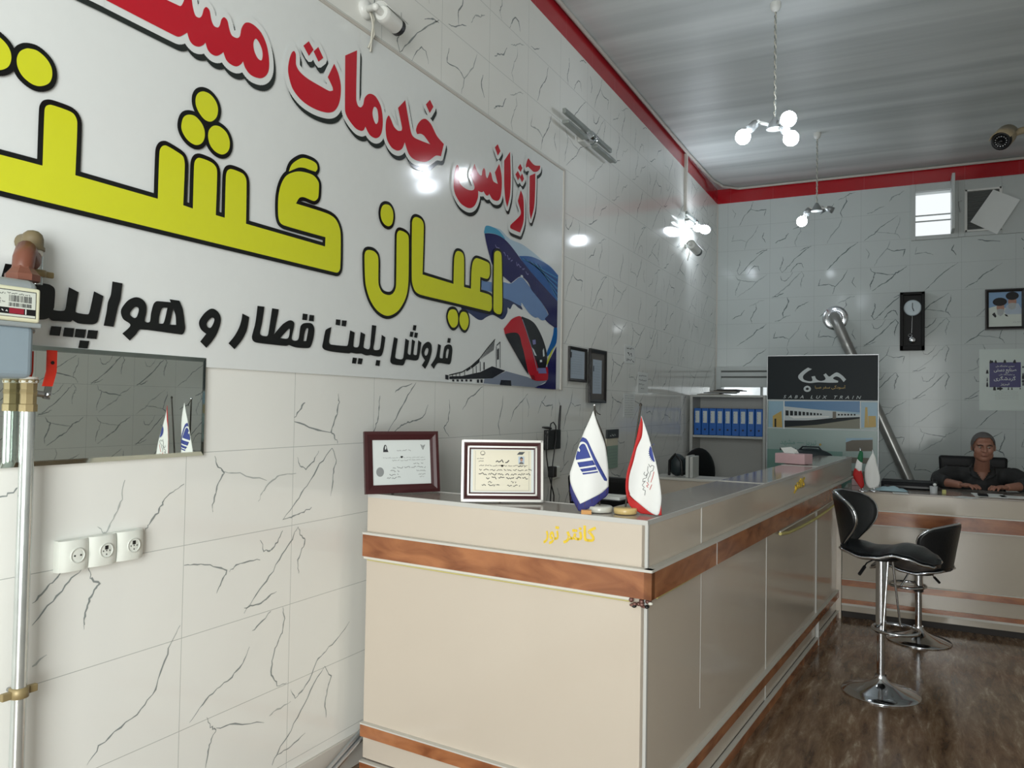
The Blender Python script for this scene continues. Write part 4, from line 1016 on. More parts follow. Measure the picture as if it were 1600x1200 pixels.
# wall frame 1 and 2
a = onX(889, 595, XL + .012); b = onX(917, 600, XL + .012)
t, mb, pt, ux, uy = frame('certificate_frame', (XL + .001, a.y, 1.665), (0, 1, 0), (0, 0, 1), .325, .245, .022, .018, 'frame_black', 'cert_blue', 'small black-framed certificate on the wall overlapping a taller frame beside it')
for i in range(9): scribble(mb, pt(.12, .85 - i * .085, 3), ux, uy, .2, .006, 'ink_light', i)
mb.quad(pt(.06, .72, 3), pt(.13, .72, 3), pt(.13, .92, 3), pt(.06, .92, 3), 'ink'); mb.build('certificate', t)
t, mb, pt, ux, uy = frame('certificate_frame', (XL + .020, 5.345, 1.518), (0, 1, 0), (0, 0, 1), .345, .40, .028, .018, 'frame_black', 'cert_blue', 'taller dark frame with a grey mat holding a bluish certificate, above the white flag', inner=('mat_grey', (.17, .12), (.83, .86)))
for i in range(10): scribble(mb, pt(.28, .78 - i * .06, 3), ux, uy, .12, .006, 'ink_light', i + 30)
mb.quad(pt(.2, .6, 3), pt(.26, .6, 3), pt(.26, .72, 3), pt(.2, .72, 3), 'ink'); mb.build('certificate', t)
def sheet(name, fn, u0, v0, w, h, label, cat, mt='paper', lines=(), n=None, seed=0, ink='ink'):
    o, ux, uy = fn; ux, uy, o = Vector(ux), Vector(uy), Vector(o); nn = ux.cross(uy).normalized()
    t = thing(name, tuple(o + ux * (u0 + w / 2) + uy * v0), label, cat)
    M = Matrix((tuple(ux) + (0,), tuple(uy) + (0,), tuple(nn) + (0,), (0, 0, 0, 1))).transposed(); M = Matrix.Translation(o) @ M
    mb = MB(); mb.box((u0, v0, .0007), (u0 + w, v0 + h, .0022), mt, M)
    for i, (a, b, ww, hh) in enumerate(lines): scribble(mb, o + ux * (u0 + a * w) + uy * (v0 + b * h) + nn * .0026, ux, uy, ww * w, hh, ink, seed + i)
    mb.build('sheet', t)
    return t
LWF = ((XL, 0, 0), (0, 1, 0), (0, 0, 1))
sheet('notice_paper', LWF, 6.21, 1.86, .28, .155, 'white notice with three bold lines stuck on the tiles, highest of the three papers', 'notice', lines=((.2, .8, .65, .022), (.3, .48, .4, .04), (.2, .18, .7, .026)))
sheet('notice_paper', LWF, 6.585, 1.615, .30, .185, 'white notice with four lines of writing, farthest right of the papers on the left wall', 'notice', lines=((.1, .82, .7, .016), (.1, .62, .75, .016), (.1, .42, .5, .016), (.3, .22, .3, .016)))
sheet('notice_paper', LWF, 6.205, 1.405, .30, .20, 'pale printed sheet with fine text, lowest of the papers above the flags', 'notice', lines=[(.12, .9 - i * .1, .76, .008) for i in range(9)], ink='ink_light', seed=9)
# hanging calendar
mat('calendar_green', (150, 176, 160), 0.6); mat('calendar_dark', (56, 62, 64), 0.5)
c = onX(955, 702, XL)
cal = thing('wall_calendar', (XL, c.y, 1.0), 'narrow wall calendar with a dark header and pale green sheet behind the white flag', 'calendar')
ya, yb = onX(946, 702, XL).y, onX(964, 702, XL).y
mb = MB(); mb.bbox((XL + .001, ya, 1.24), (XL + .014, yb, 1.31), 'calendar_dark', .002); scribble(mb, (XL + .015, ya + .06, 1.265), Vector((0, 1, 0)), Vector((0, 0, 1)), (yb - ya) * .5, .02, 'paper', 4); mb.build('header', cal)
mb = MB(); mb.box((XL + .001, ya, 1.18), (XL + .008, yb, 1.24), 'cert_cream'); mb.box((XL + .001, ya, 1.0), (XL + .008, yb, 1.18), 'calendar_green')
for i in range(6): scribble(mb, (XL + .009, ya + .03, 1.15 - i * .024), Vector((0, 1, 0)), Vector((0, 0, 1)), (yb - ya) * .8, .008, 'ink_light', i)
mb.build('sheet', cal)

# wireless router and its cables, white socket --------------------------------
mat('router_black', (18, 19, 21), 0.4)
rt = thing('wireless_router', (XL, 4.71, 1.20), 'black wireless router with two antennas hung on the wall behind the counter', 'router')
mb = MB(); mb.bbox((XL + .002, 4.61, 1.205), (XL + .035, 4.82, 1.335), 'router_black', .006); mb.build('body', rt)
mb = MB(); mb.tube([(XL + .03, 4.795, 1.33), (XL + .03, 4.80, 1.40), (XL + .03, 4.815, 1.495)], [.008, .009, .006], 'router_black', 8); mb.build('antenna', rt)
mb = MB(); mb.tube([(XL + .03, 4.66, 1.345), (XL + .04, 4.60, 1.35), (XL + .05, 4.49, 1.355)], [.008, .009, .006], 'router_black', 8); mb.build('antenna', rt)
mb = MB()
mb.tube([(XL + .03, 4.64, 1.33), (XL + .03, 4.66, 1.375), (XL + .03, 4.70, 1.385), (XL + .035, 4.73, 1.36), (XL + .04, 4.725, 1.28), (XL + .03, 4.70, 1.12), (XL + .02, 4.69, .85), (XL + .02, 4.72, .6)], .004, 'router_black', 6)
mb.build('cable', rt)
mb = MB(); mb.tube([(XL + .03, 4.62, 1.32), (XL + .03, 4.58, 1.27), (XL + .03, 4.60, 1.16), (XL + .02, 4.66, 1.05), (XL + .02, 4.75, .9), (XL + .02, 4.74, .6)], .004, 'router_black', 6); mb.build('cable', rt)
so = thing('wall_socket', (XL, 4.76, 1.06), 'white wall socket with a plugged-in adapter below the black router', 'socket')
mb = MB(); mb.bbox((XL + .001, 4.70, 1.005), (XL + .03, 4.83, 1.09), 'socket_white', .01); mb.build('plate', so)
mb = MB(); mb.bbox((XL + .03, 4.62, 1.03), (XL + .075, 4.67, 1.10), 'router_black', .006); mb.tube([(XL + .03, 4.67, 1.05), (XL + .03, 4.72, 1.05)], .01, 'router_black', 8); mb.build('adapter', so)

# metal strip leaning where wall and floor meet --------------------------------
mb = MB(); p0 = onX(566, 1141, XL + .03); p1_ = Vector((XL + .11, 2.10, FZ + .012))
d = (p1_ - p0)
mb.tube([p0 + Vector((0, 0, .0)), p1_], .012, 'aluminium', 4); mb.tube([p0 + Vector((.016, 0, -.012)), p1_ + Vector((.02, 0, 0))], .010, 'aluminium', 4)
one(mb, 'metal_strip', (XL + .1, 2.2, FZ), 'bare aluminium strip lying along the foot of the left wall beside the counter', 'metal strip')

# ================================================================== LAMPS FROM THE CEILING
def pendant(x, y, hubz, heads, label):
    """ceiling cup, twisted cord, conical hub and three swivelling heads; heads = (joint, socket end, bulb or None)"""
    t = thing('ceiling_lamp', (x, y, ZC), label, 'lamp', None)
    mb = MB(); mb.lathe([(.035, 0), (.035, .03), (.026, .05), (.010, .06)], 'cam_white', (x, y, ZC), ax=(0, 0, -1), n=18); mb.build('ceiling_cup', t)
    mb = MB(); top = ZC - .055; bot = hubz + .05; n = 60
    for k in (0, pi):
        mb.tube([(x + .0055 * cos(i * 1.1 + k), y + .0055 * sin(i * 1.1 + k), top + (bot - top) * i / n) for i in range(n + 1)], .0042, 'cable_white' if k else 'bar_grey', 5)
    mb.build('cord', t)
    mb = MB(); mb.lathe([(.055, -.025), (.05, -.012), (.045, .0), (.018, .045), (.012, .055)], 'lamp_grey', (x, y, hubz), n=20)
    mb.lathe([(.0, -.032), (.03, -.031), (.054, -.025)], 'cam_white', (x, y, hubz), n=20); mb.build('hub', t)
    for j, e, bl, lit in heads:
        j, e = Vector(j), Vector(e); h = Vector((x, y, hubz))
        mb = MB(); dd = (j - h).normalized(); mb.tube([h + dd * .04, j], .012, 'cam_white', 8); mb.ball(j, .018, 'cam_white', n=10)
        mb.lathe([(.022, 0), (.030, .02), (.030, (e - j).length), (.024, (e - j).length)], 'lamp_grey', j, ax=(e - j), n=16); hd = mb.build('lamp_head', t)
        if bl is not None:
            mb = MB(); b = Vector(bl); mb.ball(b, .05, 'bulb_glow' if lit else 'cam_white', n=16)
            mb.lathe([(.018, 0), (.024, (b - e).length * .6)], 'cam_white', e, ax=(b - e), n=12)
            mb.build('bulb', hd)
    return t
mat('lamp_grey', (136, 140, 140), 0.35, 0.3)
px, py = -.786, 5.352
B = lambda a, b, y: onY(a, b, y)
pendant(px, py, B(1212, 196, py).z, [
    (B(1184, 191, py), B(1170, 203, py), B(1161, 214, py), True),
    (B(1222, 190, 5.30), B(1226, 188, 5.26), B(1232, 186, 5.22), True),
    (B(1222, 198, 5.33), B(1229, 206, 5.33), B(1236, 216, 5.32), True)], 'three-bulb ceiling lamp on a twisted cord, nearer to the camera, all three bulbs glowing')
px, py = -.786, 8.08
pendant(px, py, B(1275, 326, py).z, [
    (B(1265, 326, py), B(1259, 335, py), B(1253, 346, py), True),
    (B(1292, 325, py), B(1302, 329, py), None, False),
    (B(1283, 324, 8.16), B(1284, 329, 8.2), None, False)], 'farther ceiling lamp on a cord with a single glowing bulb')

# ================================================================== ON THE COUNTER
ZT = 1.1125
def standing_frame(pl, pr, h, bw, fm, pm, label, lip=None, inner=None, lean=8):
    a = onZ(*pl, ZT); b = onZ(*pr, ZT); ux = (b - a).normalized(); w = (b - a).length
    back = Vector((-ux.y, ux.x, 0)); uy = Vector((0, 0, cos(radians(lean)))) + back * sin(radians(lean))
    r = frame('certificate_frame', a + back * .005, ux, uy, w, h, bw, .018, fm, pm, label, lip=lip, inner=inner)
    t = r[0]; c = (a + b) / 2 + uy * h * .6
    mb = MB(); foot = (a + b) / 2 + back * .13
    mb.tube([c, Vector((foot.x, foot.y, ZT + .004))], .006, 'black', 6); mb.build('easel_leg', t)
    return r
t, mb, pt, ux, uy = standing_frame((570, 773), (686, 768), .262, .036, 'frame_mahogany', 'cert_white', 'dark brown framed white certificate with a grey seal, left on the reception counter')
k = 3
mb.poly([[(0.155 + .065 * cos(i * pi / 10) * 1.0, .29 + .105 * sin(i * pi / 10)) for i in range(20)]], lambda u, v: pt(u - .03, v, k), 'ink_light')
mb.poly([[(.185, .73), (.19, .82), (.205, .88), (.225, .90), (.245, .87), (.255, .80), (.275, .73)]], lambda u, v: pt(u, v, k), 'ink')
mb.poly([[(.215, .79), (.218, .85), (.230, .875), (.24, .84), (.235, .79)]], lambda u, v: pt(u, v, k + 1), 'cert_white')
mb.stroke([Vector(p) for p in ((.84, .89), (.86, .82), (.875, .78), (.89, .83), (.91, .89))], .014, lambda u, v: pt(u, v, k), 'ink_light'); mb.stroke([Vector(p) for p in ((.86, .88), (.875, .83), (.89, .88))], .012, lambda u, v: pt(u, v, k), 'ink_light')
for i, (u, v, w, h) in enumerate(((.42, .76, .065, .007), (.18, .60, .19, .005), (.34, .54, .15, .006), (.70, .46, .045, .009), (.34, .38, .15, .009), (.30, .30, .04, .010), (.28, .22, .04, .01), (.24, .155, .06, .01), (.75, .30, .045, .008), (.78, .22, .035, .007), (.80, .16, .02, .006))):
    scribble(mb, pt(u, v, k), ux, uy, w, h, 'ink_light', i)
mb.build('certificate', t)
t, mb, pt, ux, uy = standing_frame((720, 784), (848, 785), .243, .036, 'frame_mahogany', 'cert_cream', 'silver-edged maroon frame holding a cream certificate with a portrait photo, on the reception counter',
                                   lip=[(.0, .0175, .009), (.024, .0145, .0065)], inner=('cert_white', (.04, .03), (.96, .985)))
for x in (.075, .925): mb.stroke([Vector((x, .05)), Vector((x, .96))], .004, lambda u, v: pt(u, v, 3), 'ink_light', joints=False)
mb.stroke([Vector((.075, .05)), Vector((.925, .05))], .005, lambda u, v: pt(u, v, 3), 'ink_light', joints=False)
mb.stroke([Vector((.19 + .035 * cos(i * pi / 8), .93 + .045 * sin(i * pi / 8) - .02)) for i in range(17)], .007, lambda u, v: pt(u, v, 3), 'ink', joints=False)
scribble(mb, pt(.165, .87, 3), ux, uy, .012, .008, 'ink', 3)
mb.poly([[(.73, .88), (.77, .945), (.86, .945), (.82, .88)]], lambda u, v: pt(u, v, 3), 'calendar_dark')
mb.quad(pt(.755, .66, 3), pt(.85, .66, 3), pt(.85, .84, 3), pt(.755, .84, 3), 'cert_blue')
mat('photo_skin', (170, 130, 108), 0.5)
mb.poly([[(.765, .66), (.775, .70), (.80, .715), (.83, .70), (.84, .66)]], lambda u, v: pt(u, v, 4), 'mat_grey')
mb.poly([[(.803 + .022 * cos(i * pi / 8), .765 + .045 * sin(i * pi / 8)) for i in range(16)]], lambda u, v: pt(u, v, 5), 'photo_skin')
mb.poly([[(.778, .77), (.782, .81), (.803, .83), (.824, .81), (.828, .77), (.815, .79), (.79, .79)]], lambda u, v: pt(u, v, 6), 'ink')
for i, (u, v, w, h) in enumerate(((.40, .72, .052, .014), (.10, .78, .03, .005), (.13, .72, .02, .006), (.75, .60, .032, .008), (.14, .62, .19, .006), (.14, .52, .21, .008), (.13, .425, .21, .010), (.25, .335, .17, .011), (.28, .24, .015, .008), (.64, .24, .02, .008), (.18, .17, .07, .010), (.58, .16, .05, .009))):
    scribble(mb, pt(u, v, 3), ux, uy, w, h, 'ink', i + 50)
mb.build('certificate', t)

# table flags ------------------------------------------------------------
mat('flag_white', (232, 234, 232), 0.75); mat('flag_navy', (48, 48, 112), 0.7); mat('flag_red', (186, 34, 34), 0.7); mat('flag_blue', (54, 68, 142), 0.7)
mat('pole_dark', (54, 50, 44), 0.4, 0.4); mat('onyx_white', (206, 206, 196), 0.25, noise=0.12); mat('onyx_yellow', (208, 182, 122), 0.28, noise=0.15)
mat('flag_green', (24, 104, 66), 0.7); mat('ribbon_brown', (196, 140, 70), 0.5)
class Cloth:
    """a hanging cloth traced in outline; folds give it depth, a solidify modifier its thickness"""
    def __init__(s, P, n, zoom, amp=.018, waves=34.0, curl=.04):
        s.P = Vector(P); s.n = Vector(n).normalized(); s.z = zoom; s.zmin = s.P.z + .0022; s.amp = amp; s.w = waves; s.curl = curl
        s.side = s.n.cross(Vector((0, 0, 1))).normalized()
    def at(s, x, y, lay=0.0):
        p = onP(x, y, s.P, s.n); u = (p - s.P).dot(s.side); v = p.z - s.P.z
        d = s.amp * sin(u * s.w + v * 3) * (1 - min(1, max(0, v / .45)) * .7) + s.curl * u * u * 8
        p = p + s.n * (d + lay); p.z = max(p.z, s.zmin); return p
    def part(s, name, parent, pts, mt, lay=0.0, k=4, thick=.0016, label=None):
        Q = cr_smooth(s.z(pts), True, k)
        bm = bmesh.new(); vs = [bm.verts.new((p.x, p.y, 0)) for p in Q]
        tri = tessellate_polygon([[Vector((p.x, p.y, 0)) for p in Q]])
        for t_ in tri:
            try: bm.faces.new([vs[i] for i in t_])
            except ValueError: pass
        for _ in range(4):
            es = [e for e in bm.edges if e.calc_length() > 4.5]
            if not es: break
            bmesh.ops.subdivide_edges(bm, edges=es, cuts=1); bmesh.ops.triangulate(bm, faces=bm.faces[:])
        for v in bm.verts: v.co = s.at(v.co.x, v.co.y, lay)
        bmesh.ops.recalc_face_normals(bm, faces=bm.faces[:])
        mb = MB(); mb.addbm(bm, mt, smooth=True); o = mb.build(name, parent)
        md = o.modifiers.new('thickness', 'SOLIDIFY'); md.thickness = thick; md.offset = 0
        if label: o['label'] = label
        return o
    def ink(s, mb, pts, mt, w, lay=.0022):
        P = [Vector(p[:2]) for p in s.z(pts)]
        D = []
        for a, b in zip(P[:-1], P[1:]):
            for i in range(3): D.append(a.lerp(b, i / 3))
        D.append(P[-1]); mb.ribbon(D, w, lambda x, y: s.at(x, y, lay), mt)
zQ = q5(880, 620, 6.0)
fb = onZ(937, 799, ZT)
nrm = (-Vector((fb.x, fb.y, 0))).normalized()
flag = thing('table_flag', tuple(fb), 'white table flag with a navy emblem and navy fringe on a white stone base', 'flag')
mb = MB(); mb.lathe([(.045, 0), (.047, .004), (.047, .018), (.043, .021), (0, .021)], 'onyx_white', fb, n=28); mb.build('base', flag)
mb = MB(); pt_ = onP(929, 633, fb - nrm * .015, nrm); mb.tube([fb + Vector((0, 0, .02)) - nrm * .02, pt_], .0035, 'pole_dark', 8); mb.ball(pt_, .006, 'chrome', n=8)
mb.tube([pt_ - Vector((0, 0, .012)) + nrm * .004, pt_ + Vector((.012, 0, -.03)) + nrm * .006, pt_ + Vector((.02, .01, -.035)) + nrm * .006], .0018, 'pole_dark', 5); mb.build('pole', flag)
cl = Cloth(fb + nrm * .012, nrm, zQ)
cl.part('cloth', flag, [(283,128,1),(240,230),(195,330),(150,450),(110,570),(62,715,1),(66,800),(100,890),(160,1000,1),(260,950),(360,900),(425,842,1),(424,700),(410,560),(390,440),(350,330),(310,220)], 'flag_white')
cl.part('fringe', flag, [(66,800,1),(100,890),(160,1000,1),(260,950),(360,900),(425,842,1),(425,900),(400,940),(350,970),(290,1020),(220,1050),(185,1070),(150,1075,1),(110,1010),(75,930),(62,870)], 'flag_navy', -.001, label='navy tasselled fringe')
cl.part('border', flag, [(290,140,1),(330,240),(378,360),(408,480),(412,560,1),(392,450),(360,370),(318,250),(296,190)], 'pole_dark', -.003)
mb = MB()
for i in range(26):
    x = 70 + i * 13.5; y = 1000 if x < 160 else 1000 - (x - 160) * .55
    cl.ink(mb, [(x, min(y, 985) + (0 if x > 100 else -60)), (x - 4, y + 48 if x > 130 else y - 20)], 'frame_mahogany' if i % 5 == 0 else 'flag_blue', .5, .0006)
mb.build('tassels', flag)
def em(nm, pts): cl.part(nm, flag, pts, 'flag_blue', .0022, 2, .0004)
em('emblem', [(180,378,1),(215,392),(240,430),(300,560),(412,775,1),(408,792,1),(385,785,1),(300,630),(225,450),(200,425),(170,420),(155,432,1),(168,398)])
em('emblem', [(150,470,1),(170,445),(195,440),(212,460),(258,568,1),(120,592,1),(118,560),(135,505,1),(152,518,1),(160,500),(148,478)])
for q in ([(132,615,1),(278,592,1),(300,635,1),(152,660,1)], [(158,676,1),(305,652,1),(316,680,1),(176,702,1)], [(180,712,1),(322,694,1),(328,706,1),(186,727,1)]): em('emblem', q)
mb = MB(); mb.box((-.018, -.012, 0), (.018, .012, .014), 'ribbon_brown', Matrix.Translation(onZ(916, 803, ZT)) @ Matrix.Rotation(.4, 4, 'Z')); mb.build('ribbon_end', flag)

fb = onZ(977, 802, ZT); nrm = (-Vector((fb.x, fb.y, 0))).normalized()
flag = thing('table_flag', tuple(fb), 'white table flag with red edge and blue gear emblem on a yellow stone base', 'flag')
mb = MB(); mb.lathe([(.040, 0), (.042, .004), (.042, .018), (.038, .021), (0, .021)], 'onyx_yellow', fb, n=28); mb.build('base', flag)
mb = MB(); pt_ = onP(1001, 635, fb - nrm * .01, nrm); mb.tube([fb + Vector((0, 0, .02)) - nrm * .02, pt_], .0035, 'pole_dark', 8); mb.lathe([(.004, 0), (.006, .006), (.0, .014)], 'pole_dark', pt_, n=8); mb.build('pole', flag)
cl = Cloth(fb + nrm * .014 , nrm, zQ, amp=.014, waves=42)
cl.part('cloth', flag, [(732,175,1),(760,250),(800,370),(835,500),(870,620),(900,780),(918,920),(915,1000),(900,1080),(880,1113,1),(800,1070),(720,1010),(650,950),(610,890),(605,780),(650,640),(690,480),(735,340)], 'flag_white')
cl.part('border', flag, [(730,180,1),(745,230),(745,300),(735,380),(690,480),(660,600),(620,740),(612,860),(625,920),(600,960,1),(585,860),(595,720),(640,560),(680,420),(705,300),(725,220)], 'flag_red', .001, label='red edge')
cl.part('fringe', flag, [(605,900,1),(650,955),(720,1010),(800,1070),(880,1113,1),(905,1060),(915,1010),(922,1110,1),(900,1125),(840,1130),(760,1120),(700,1080),(640,1040),(605,980)], 'flag_red', -.0012, label='red tasselled fringe')
cl.part('emblem', flag, [(815,460,1),(806,500),(808,545),(830,590),(858,610,1),(840,530),(828,480)], 'flag_blue', .0018, 2, .0004)
mb = MB()
for i in range(12):
    a = radians(100 + i * 14); cl.ink(mb, [(858 + 52 * cos(a), 525 - 80 * sin(a) * -1 if 0 else 525 - 78 * sin(a)), (858 + 60 * cos(a), 525 - 88 * sin(a))], 'flag_blue', .8)
for pts in ([(800,630),(815,660),(830,640),(850,650),(840,690),(820,700),(810,740),(795,770),(800,800)], [(795,650),(790,690),(800,720)], [(765,705),(755,725),(775,745),(790,715),(780,760),(750,770),(745,800),(770,790),(740,830),(760,850),(745,870),(770,880),(765,925)]):
    cl.ink(mb, pts, 'ink', .7)
for pts in ([(785,800),(800,825),(780,835),(795,850)], [(850,700),(835,760),(820,800)], [(830,820),(810,870)]): cl.ink(mb, pts, 'flag_red', .9)
mb.build('inscription', flag)

# small white tray / notebook behind the flags
a = onZ(935, 781, ZT)
mb = MB(); M = Matrix.Translation(a + Vector((0, .05, 0))) @ Matrix.Rotation(radians(-5), 4, 'Z')
mb.bbox((-.09, -.05, .0), (.10, .06, .004), 'calendar_dark', .001, M); mb.bbox((-.088, -.048, .004), (.098, .058, .016), 'paper', .002, M)
one(mb, 'notebook', tuple(a), 'white notepad with a dark back lying on the counter behind the two flags', 'notebook')
# tissue box and black bag at the far end of the counter
mat('tissue_pink', (206, 172, 176), 0.5, noise=0.06); mat('bag_black', (34, 46, 50), 0.5)
a = onZ(1240, 724, ZT)
tb = thing('tissue_box', (a.x, a.y, ZT), 'pink tissue box with a white tissue on the far end of the counter', 'tissue box')
M = Matrix.Translation((a.x, a.y, ZT)) @ Matrix.Rotation(radians(-20), 4, 'Z')
mb = MB(); mb.bbox((-.11, -.06, 0), (.11, .06, .07), 'tissue_pink', .003, M); mb.build('box', tb)
mb = MB(); mb.add([M @ Vector(v) for v in ((-.06, -.02, .071), (.02, -.03, .071), (.03, .02, .071), (-.05, .03, .071), (-.10, .0, .105), (-.02, .0, .115), (.02, .01, .095))], [(0, 1, 5, 4), (1, 2, 6, 5), (2, 3, 4, 5), (5, 6, 2)], 'white_paint'); mb.build('tissue', tb)
a = onY(1268, 716, 7.15)
bag = thing('handbag', (a.x, a.y, .945), 'dark rounded bag lying behind the pink tissue box', 'bag')
mb = MB(); mb.ball((a.x - .02, a.y + .1, 1.06), .1, 'bag_black', (2.0, .8, .98), 20); mb.build('body', bag)
mb = MB(); mb.tube([(a.x - .15, a.y + .1, 1.10), (a.x - .08, a.y + .07, 1.17), (a.x + .05, a.y + .07, 1.17), (a.x + .1, a.y + .1, 1.10)], .008, 'bag_black', 6); mb.build('strap', bag)
mb = MB(); mb.bbox((a.x - .35, a.y - .06, .90), (a.x + .19, a.y + .28, .945), 'top_laminate', .004)
for sx in (-.32, .16):
    for sy in (-.03, .25): mb.box((a.x + sx - .015, a.y + sy - .015, FZ), (a.x + sx + .015, a.y + sy + .015, .90), 'steel')
one(mb, 'side_table', (a.x, a.y, FZ), 'narrow side table behind the far end of the counter under the dark bag', 'table')

# ================================================================== BACK OF THE ROOM
BWF = ((0, YB, 0), (1, 0, 0), (0, 0, 1))
def bx(px, py, Y=YB): return onY(px, py, Y)
def rect(mb, a, b, y, mt): mb.quad((a[0], y, a[1]), (b[0], y, a[1]), (b[0], y, b[1]), (a[0], y, b[1]), mt)

# flue pipe ------------------------------------------------------------
mat('flue_metal', (168, 168, 165), 0.32, 0.75, noise=0.35, nscale=9)
rp0 = bx(1305, 497); fl = thing('flue_pipe', (rp0.x, YB, rp0.z), 'dull metal stove flue pipe slanting down from a shiny wall collar behind the display board', 'pipe')
mb = MB(); mb.lathe([(.14, 0), (.135, .012), (.115, .006), (.10, .018), (.085, .010), (.07, .02)], 'chrome', rp0, ax=(0, -1, 0), n=28); mb.build('wall_collar', fl)
e1 = onY(1306, 500, YB - .2); e2 = onY(1329, 556, YB - .2); e3 = onY(1423, 757, YB - .2)
dd = (e2 - e1).normalized(); end = e1 + (e3 - e1).normalized() * 2.15
mb = MB(); mb.tube([rp0 + Vector((0, -.01, 0)), rp0 + Vector((0, -.12, 0)), e1 + Vector((0, .02, .0)), e1 + (e3 - e1).normalized() * .08, end], .058, 'flue_metal', 20)
for k in (.3, 1.0, 1.7): mb.tube([e1 + (end - e1).normalized() * k, e1 + (end - e1).normalized() * (k + .03)], .061, 'flue_metal', 20)
mb.build('pipe', fl)

# pendulum clock --------------------------------------------------------
mat('clock_black', (16, 16, 16), 0.5, spec=0.2); mat('clock_back', (36, 36, 36), 0.5, spec=0.2); mat('dial_silver', (186, 200, 206), 0.3)
a, b = bx(1406, 548), bx(1445, 457); w = b.x - a.x; ck = thing('wall_clock', ((a.x + b.x) / 2, YB, a.z), 'tall black pendulum wall clock with a round silver dial', 'clock')
mb = MB(); x0, x1, z0, z1 = a.x, b.x, a.z, b.z
for lo, hi in (((x0, z0), (x0 + .035, z1)), ((x1 - .035, z0), (x1, z1)), ((x0, z0), (x1, z0 + .05)), ((x0, z1 - .03), (x1, z1))): mb.bbox((lo[0], YB - .09, lo[1]), (hi[0], YB - .002, hi[1]), 'clock_black', .004)
mb.box((x0 + .03, YB - .03, z0 + .04), (x1 - .03, YB - .002, z1 - .02), 'clock_back'); mb.build('case', ck)
cx = (x0 + x1) / 2; dc = Vector((cx + .002, YB - .045, bx(1425, 482).z))
mb = MB(); mb.lathe([(.0, .0), (.088, .0), (.088, .008), (.080, .012), (.0, .0125)], 'dial_silver', dc, ax=(0, -1, 0), n=32, smooth=False)
mb.lathe([(.056, .0112), (.058, .0125), (.060, .0112)], 'paper', dc, ax=(0, -1, 0), n=32); mb.build('dial', ck)
mb = MB(); y_ = dc.y - .015
mb.box((dc.x - .004, y_ - .001, dc.z), (dc.x + .003, y_, dc.z + .055), 'clock_black'); mb.box((-.004, -.001, 0), (.004, 0, .04), 'clock_black', Matrix.Translation((dc.x, y_, dc.z)) @ Matrix.Rotation(radians(160), 4, 'Y')); mb.build('hands', ck)
mb = MB(); yb_ = YB - .05
mb.tube([(cx, yb_, dc.z - .09), (cx - .006, yb_, z0 + .19)], .004, 'chrome', 6); mb.lathe([(0, 0), (.034, .003), (.036, .008), (.03, .012), (0, .014)], 'chrome', (cx, yb_ + .008, z0 + .115), ax=(0, -1, 0), n=20)
mb.tube([(cx - .02 + .02 * cos(t * .63) + .0, yb_, z0 + .165 + .016 * sin(t * .63)) for t in range(10)], .003, 'chrome', 5, closed=True); mb.build('pendulum', ck)

# framed portrait of two men in turbans -----------------------------------
mat('robe_white', (214, 222, 214), 0.6); mat('turban_black', (26, 26, 30), 0.6); mat('face_print', (176, 134, 116), 0.6); mat('beard_grey', (176, 180, 180), 0.6)
a, b = bx(1539, 516), bx(1602, 450)
t, mb, pt, ux, uy = frame('portrait_frame', (a.x, YB - .001, a.z), (1, 0, 0), (0, 0, 1), b.x - a.x, b.z - a.z, .034, .022, 'frame_black', 'robe_white', 'dark framed print of two bearded men in black turbans on the back wall')
ell = lambda cx, cy, rx, ry, n=18: [[(cx + rx * cos(i * 2 * pi / n), cy + ry * sin(i * 2 * pi / n)) for i in range(n)]]
P_ = lambda l: (lambda u, v: pt(u, v, l))
mb.poly([[(0, .55), (.3, .62), (.6, .5), (1, .5), (1, 1), (0, 1)]], P_(2), 'sky_print')
mb.poly([[(.45, .35), (.55, .62), (.9, .66), (1, .5), (1, .35)]], P_(3), 'cert_blue')
mb.poly(ell(.72, .72, .13, .15), P_(4), 'face_print'); mb.poly([[(.60, .66), (.72, .68), (.85, .66), (.82, .52), (.70, .47), (.60, .54)]], P_(5), 'beard_grey'); mb.poly(ell(.72, .88, .20, .12), P_(6), 'turban_black')
mb.poly([[(.02, .2), (.12, .38), (.25, .46), (.5, .40), (.62, .22), (.6, 0), (.02, 0)]], P_(7), 'robe_white')
mb.poly(ell(.36, .56, .12, .15), P_(8), 'face_print'); mb.poly([[(.25, .50), (.36, .52), (.48, .50), (.45, .36), (.36, .30), (.27, .36)]], P_(9), 'beard_grey'); mb.poly(ell(.34, .72, .22, .12), P_(10), 'turban_black')
mb.poly([[(.10, .36), (.18, .42), (.24, .30), (.20, .26)]], P_(9), 'turban_black'); mb.poly([[(.48, .36), (.56, .34), (.6, .28), (.52, .30)]], P_(9), 'turban_black')
scribble(mb, pt(.74, .12, 11), ux, uy, .07, .01, 'ink_light', 3); mb.build('print', t)

